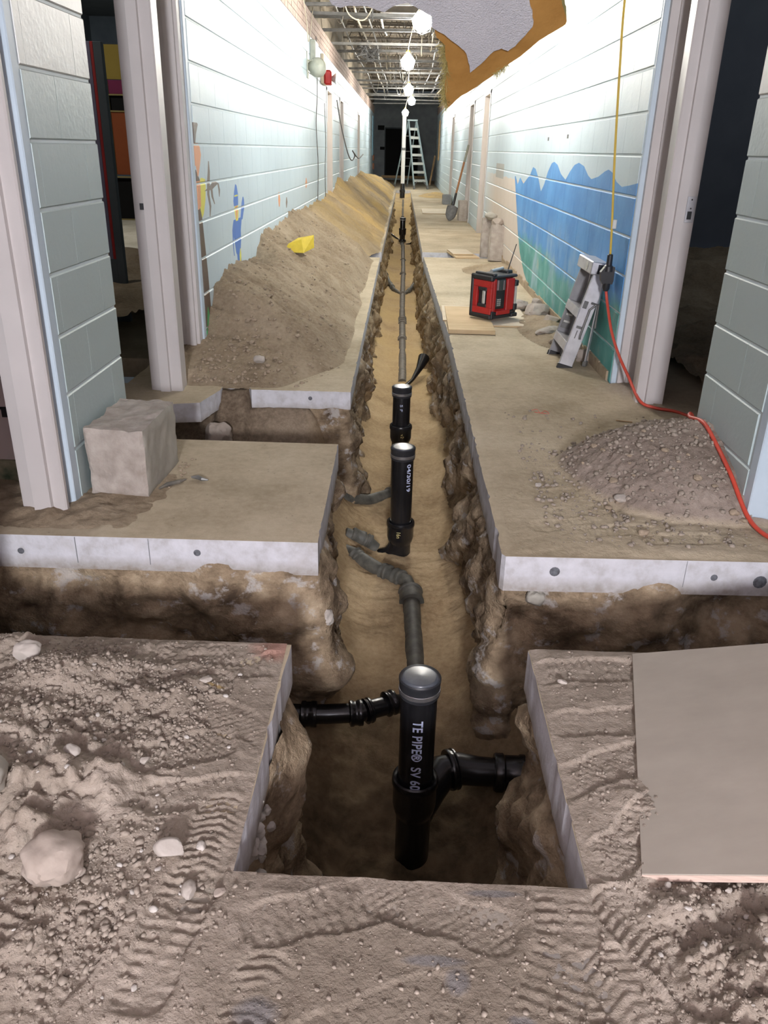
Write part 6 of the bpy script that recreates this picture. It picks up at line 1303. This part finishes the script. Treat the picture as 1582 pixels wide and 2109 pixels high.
# tall step ladder at the far end
def far_ladder():
    t = empty('tall_step_ladder', (0.27, 30.2, 0), 'tall grey-blue step ladder standing open at the corridor end', 'ladder'); o = -Vector(t.location)
    T = Matrix.Translation(o)
    FL, FR, RL, RR = Vector((0.385, 29.25, 0)), Vector((0.852, 29.5, 0)), Vector((-0.306, 30.76, 0)), Vector((0.144, 31.03, 0))
    TL, TR = Vector((0.130, 30.1, 2.12)), Vector((0.390, 30.2, 2.12))
    def bar(p, q, w_, d_, nm, mt, prt=None):
        b = MB(); L = (q - p).length; b.box(-w_, w_, -d_, d_, 0, L, 0, T @ frame(p, q)); return b.build(nm, M[mt], prt or t)
    for p, q in ((FL, TL), (FR, TR)):
        r = bar(p, q, 0.018, 0.035, 'front_rail', 'ladderblue'); bar(p, p.lerp(q, 0.05), 0.022, 0.04, 'foot', 'wire', r)
    for p, q in ((RL, TL), (RR, TR)):
        r = bar(p, q, 0.014, 0.022, 'rear_rail', 'ladderblue'); bar(p, p.lerp(q, 0.05), 0.018, 0.028, 'foot', 'wire', r)
    for k in range(1, 8):
        f = k / 8.0; bar(FL.lerp(TL, f), FR.lerp(TR, f), 0.012, 0.04, 'step', 'silver')
    for k in (1, 2.6, 4.4, 6.2):
        f = k / 8.0; bar(RL.lerp(TL, f), RR.lerp(TR, f), 0.010, 0.012, 'rear_brace', 'galv')
    bar(FL.lerp(TL, 0.45), RL.lerp(TL, 0.45), 0.008, 0.008, 'spreader', 'galv'); bar(FR.lerp(TR, 0.45), RR.lerp(TR, 0.45), 0.008, 0.008, 'spreader', 'galv')
    for s_ in (0, 1):
        a, c = (FL, TL) if s_ == 0 else (FR, TR); e, g_ = (FR, TR) if s_ == 0 else (FL, TL)
        bar(a.lerp(c, 0.04), a.lerp(c, 0.125).lerp(e.lerp(g_, 0.125), 0.3), 0.008, 0.008, 'corner_brace', 'wire')
    b = MB(); b.box(0.08 + o.x, 0.44 + o.x, 29.99 + o.y, 30.28 + o.y, 2.10, 2.15, bev=0.008); b.build('top_cap', M['ladderblue'], t)
far_ladder()
# things at the far end
b = MB(); b.box(-0.9, 0.9, 0, 0.12, 0, 0.10, bev=0.004); tag(b.build('timber_sill', M['wood'], loc=(0.0, 36.0, 0.13)), 'bright timber beam low across the far doorway', 'timber')
b = MB(); b.box(-0.03, 0.03, -0.06, 0.06, 0, 1.05, bev=0.003); tag(b.build('leaning_board', M['wood'], loc=(1.02, 33.2, 0), rot=(0, 0.16, 0)), 'orange-brown board leaning by the far right wall end', 'board')
b = MB(); b.box(-0.02, 0.0, -0.45, 0.45, 0, 1.25, bev=0.003); tag(b.build('door_board', M['wood'], loc=(1.222, 30.8, 0.9)), 'narrow timber board fixed upright high on far right wall', 'board')
b = MB(); b.box(-0.14, 0.14, -0.03, 0, 0, 0.18, bev=0.003); tag(b.build('wall_box', M['blackvoid'], loc=(-1.0, 38.0, 1.96)), 'small dark box high on the far end wall', 'box')
b = MB(); b.box(-0.10, 0.10, -0.03, 0, 0, 0.12, bev=0.003); tag(b.build('wall_box', M['blackvoid'], loc=(-0.93, 37.95, 1.19)), 'small dark plate left of the far doorway', 'box')
b = MB(); b.box(0.0, 0.02, -0.5, 0.5, 0, 1.3, bev=0.003); tag(b.build('notice_board', simple('light_blue_panel', (0.35, 0.62, 0.80)), loc=(-1.165, 32.6, 1.0)), 'light blue panel at the far end of left wall', 'panel')
for i, z in enumerate((0.92, 0.62)):
    b = MB(); b.box(0, 0.06, -0.18, 0.18, 0, 0.20, bev=0.004); tag(b.build('wall_bracket', simple('rust_brown', (0.28, 0.12, 0.07)), loc=(-1.165, 32.9, z - 0.1)), ['rusty upper block sticking out at the left wall end', 'rusty lower block sticking out at the left wall end'][i], 'block')

# alarm bell, box and horn on the left wall
t = empty('alarm_bell', (-1.165, 10.75, 2.10), 'grey alarm bell on bracket high on the left wall', 'alarm bell')
b = MB(); b.box(0, 0.012, -0.10, 0.02, -0.14, 0.14, bev=0.003); b.tube([(0.005, -0.05, 0.04), (0.06, -0.06, 0.05), (0.09, -0.02, 0.03)], 0.010, 8); b.build('bracket', M['greenpl'], t)
b = MB(); T = Matrix.Translation((0.115, 0.0, -0.02)) @ Matrix.Rotation(PI / 2 * 0.85, 4, 'X') @ Matrix.Rotation(0.3, 4, 'Y')
b.lathe([(0.0, 0.085), (0.05, 0.08), (0.085, 0.055), (0.105, 0.02), (0.11, 0.0), (0.10, 0.0), (0.09, 0.012), (0.0, 0.02)], 32, 0, T); b.build('gong', M['greenpl'], t, smooth=0.8)
b = MB(); b.box(0.06, 0.17, 0.03, 0.24, -0.10, 0.07, bev=0.02); b.build('striker_housing', M['galv'], t)
t = empty('junction_box', (-1.165, 11.35, 2.10), 'grey electrical box above the alarm bell', 'electrical box')
b = MB(); b.box(0, 0.06, -0.30, 0.12, 0.03, 0.30, bev=0.006); b.build('box_body', M['greenpl'], t)
b = MB(); b.box(0.058, 0.066, -0.28, 0.10, 0.05, 0.28, bev=0.003); b.build('cover_plate', M['silver'], t)
t = empty('alarm_horn', (-1.165, 12.55, 2.04), 'small red alarm horn on a cream backing box', 'alarm horn')
b = MB(); b.box(0, 0.04, -0.15, 0.35, -0.02, 0.34, bev=0.006); b.build('backing_box', M['cream'], t)
b = MB(); b.box(0.04, 0.14, -0.10, 0.12, -0.03, 0.15, bev=0.02); b.build('red_housing', M['red'], t)
b = MB(); b.lathe([(0.03, 0.14), (0.075, 0.20), (0.07, 0.20), (0.0, 0.15)], 20, 0, Matrix.Rotation(PI / 2, 4, 'Y') @ Matrix.Translation((-0.05, 0.0, 0.0))); b.build('horn_mouth', M['silver'], t, smooth=0.7)
# wires down the left wall
hang('wall_wire', [(-1.155, 11.7, 2.5), (-1.15, 11.75, 1.9), (-1.155, 11.6, 1.5), (-1.15, 11.75, 1.0), (-1.155, 11.65, 0.45)], 0.006, 'wire', 'thin grey wire running down the left wall under the bell')
hang('wall_wire', [(-1.155, 12.85, 1.8), (-1.15, 12.9, 1.3), (-1.15, 12.8, 0.9), (-1.155, 12.9, 0.4)], 0.006, 'wire', 'second thin wire down the wall beside the first left door')
hang('wall_cable', [(-1.15, 15.1, 1.95), (-1.10, 15.3, 1.6), (-1.0, 15.6, 1.15), (-0.94, 15.9, 1.02), (-0.90, 16.1, 1.1), (-0.93, 15.9, 1.18), (-0.86, 16.6, 1.05), (-0.80, 17.3, 1.12)], 0.011, 'wire', 'thick grey cable curling out from the left wall between doors', 'cable')
hang('wall_wire', [(-1.15, 10.3, 2.7), (-1.14, 10.5, 2.5), (-1.15, 10.8, 2.35), (-1.15, 11.3, 2.75)], 0.006, 'whitewire', 'wire loop at the top of left wall above the bell')
# torn fittings along the foot of the mural wall
b = MB(); random.seed(12)
for i in range(30):
    y = 4.65 + i * 0.22; b.box(WR - 0.012, WR + 0.02, y, y + 0.215, 0, 0.05 + random.uniform(0, 0.03))
tag(b.build('baseboard_right', simple('bare_wall_foot', (0.42, 0.34, 0.23), (0.30, 0.22, 0.15), 20, 0.95, bst=0.6), None), kind='structure')

# ================================================================ TORN CEILING SHEET
def flap():
    t = empty('hanging_ceiling_sheet', (0.1, 3.2, 2.75), 'torn grey plaster ceiling sheet drooping with orange backed insulation', 'ceiling sheet')
    vdir = Vector((0, 1, -0.8)).normalized(); nrm = Vector((0, 0.8, 1)).normalized()
    def uv(x, y): return (x, (y - 3.2) / vdir.y)
    def panel(name, pts, off, th, mt, jag, seed, parent):
        P_ = [uv(x, y) for x, y in pts]; out = []
        for i in range(len(P_)):
            a, c = np.array(P_[i]), np.array(P_[(i + 1) % len(P_)]); L = np.linalg.norm(c - a); n = max(1, int(L / 0.012)) if min(a[1], c[1]) > 0.25 else 1
            for k in range(n):
                q = a + (c - a) * k / n; tt = (c - a) / max(L, 1e-6); nn = np.array([tt[1], -tt[0]])
                out.append(q + nn * (jag * float(fbm(q[0] * 28, q[1] * 28, 0, seed, 4)) if n > 1 else 0))
        n = len(out); V = []; F = []
        for s_ in (0, 1):
            for q in out: V.append(Vector((q[0] - 0.1, 0, 0)) + vdir * q[1] + nrm * (off + th * s_))
        from mathutils.geometry import tessellate_polygon
        tr = tessellate_polygon([[Vector((q[0], q[1], 0)) for q in out]])
        for a_, b_, c_ in tr:
            A2, B2, C2 = out[a_], out[b_], out[c_]
            if (B2[0] - A2[0]) * (C2[1] - A2[1]) - (B2[1] - A2[1]) * (C2[0] - A2[0]) < 0: b_, c_ = c_, b_
            F.append((a_, c_, b_)); F.append((n + a_, n + b_, n + c_))
        for i in range(n): F.append((i, (i + 1) % n, n + (i + 1) % n, n + i))
        return link(name, mesh(name, V, F, M[mt]), parent)
    plas = [(-0.4, 3.2), (0.585, 3.2), (0.552, 4.318), (0.568, 4.35), (0.593, 4.41), (0.592, 4.433), (0.559, 4.48), (0.531, 4.523), (0.497, 4.548), (0.463, 4.533), (0.428, 4.55), (0.379, 4.608), (0.327, 4.657), (0.306, 4.59), (0.282, 4.547), (0.234, 4.517), (0.174, 4.474), (0.115, 4.443), (0.112, 4.395), (0.038, 4.359), (-0.002, 4.342), (-0.069, 4.356), (-0.11, 4.383), (-0.19, 4.361), (-0.269, 4.358), (-0.316, 4.366), (-0.355, 4.357), (-0.376, 4.329)]
    panel('plaster_face', plas, 0.0, 0.013, 'plaster', 0.006, 3, t)
    ins = [(0.13, 3.2), (0.6, 3.2), (0.695, 4.315), (0.752, 4.415), (0.751, 4.43), (0.645, 4.502), (0.567, 4.581), (0.512, 4.624), (0.431, 4.692), (0.354, 4.755), (0.297, 4.792), (0.232, 4.863), (0.212, 4.794), (0.201, 4.711), (0.211, 4.644), (0.193, 4.586), (0.188, 4.537), (0.144, 4.501), (0.118, 4.437)]
    panel('insulation_facing', ins, 0.0145, 0.003, 'papered', 0.003, 5, t)
    ins2 = [(x + (0.006 if x < 0.5 else -0.004), y - 0.01) for x, y in ins]
    panel('insulation_wool', ins2, 0.018, 0.07, 'wool', 0.008, 6, t)
    b = MB(); rr = np.random.default_rng(4)
    seg = [((0.209, 4.786), (0.207, 4.645)), ((0.207, 4.645), (0.18, 4.536)), ((0.512, 4.624), (0.456, 4.671)), ((0.232, 4.863), (0.209, 4.786))]
    for (a, c) in seg:
        for i in range(260):
            f = rr.random(); x = a[0] + (c[0] - a[0]) * f; y = a[1] + (c[1] - a[1]) * f; u_, v_ = uv(x, y)
            p = Vector((u_ - 0.1, 0, 0)) + vdir * v_ + nrm * rr.uniform(0.015, 0.06); q = p + Vector((rr.normal(-0.010, 0.018), rr.normal(0.006, 0.012), rr.normal(-0.018, 0.016)))
            b.tube([p, (p + q) / 2 + Vector((rr.normal(0, 0.003),) * 3), q], [0.0013, 0.001, 0.0005], 3)
    tag(b.build('wool_fibres', M['wool'], t), kind='stuff')
flap()
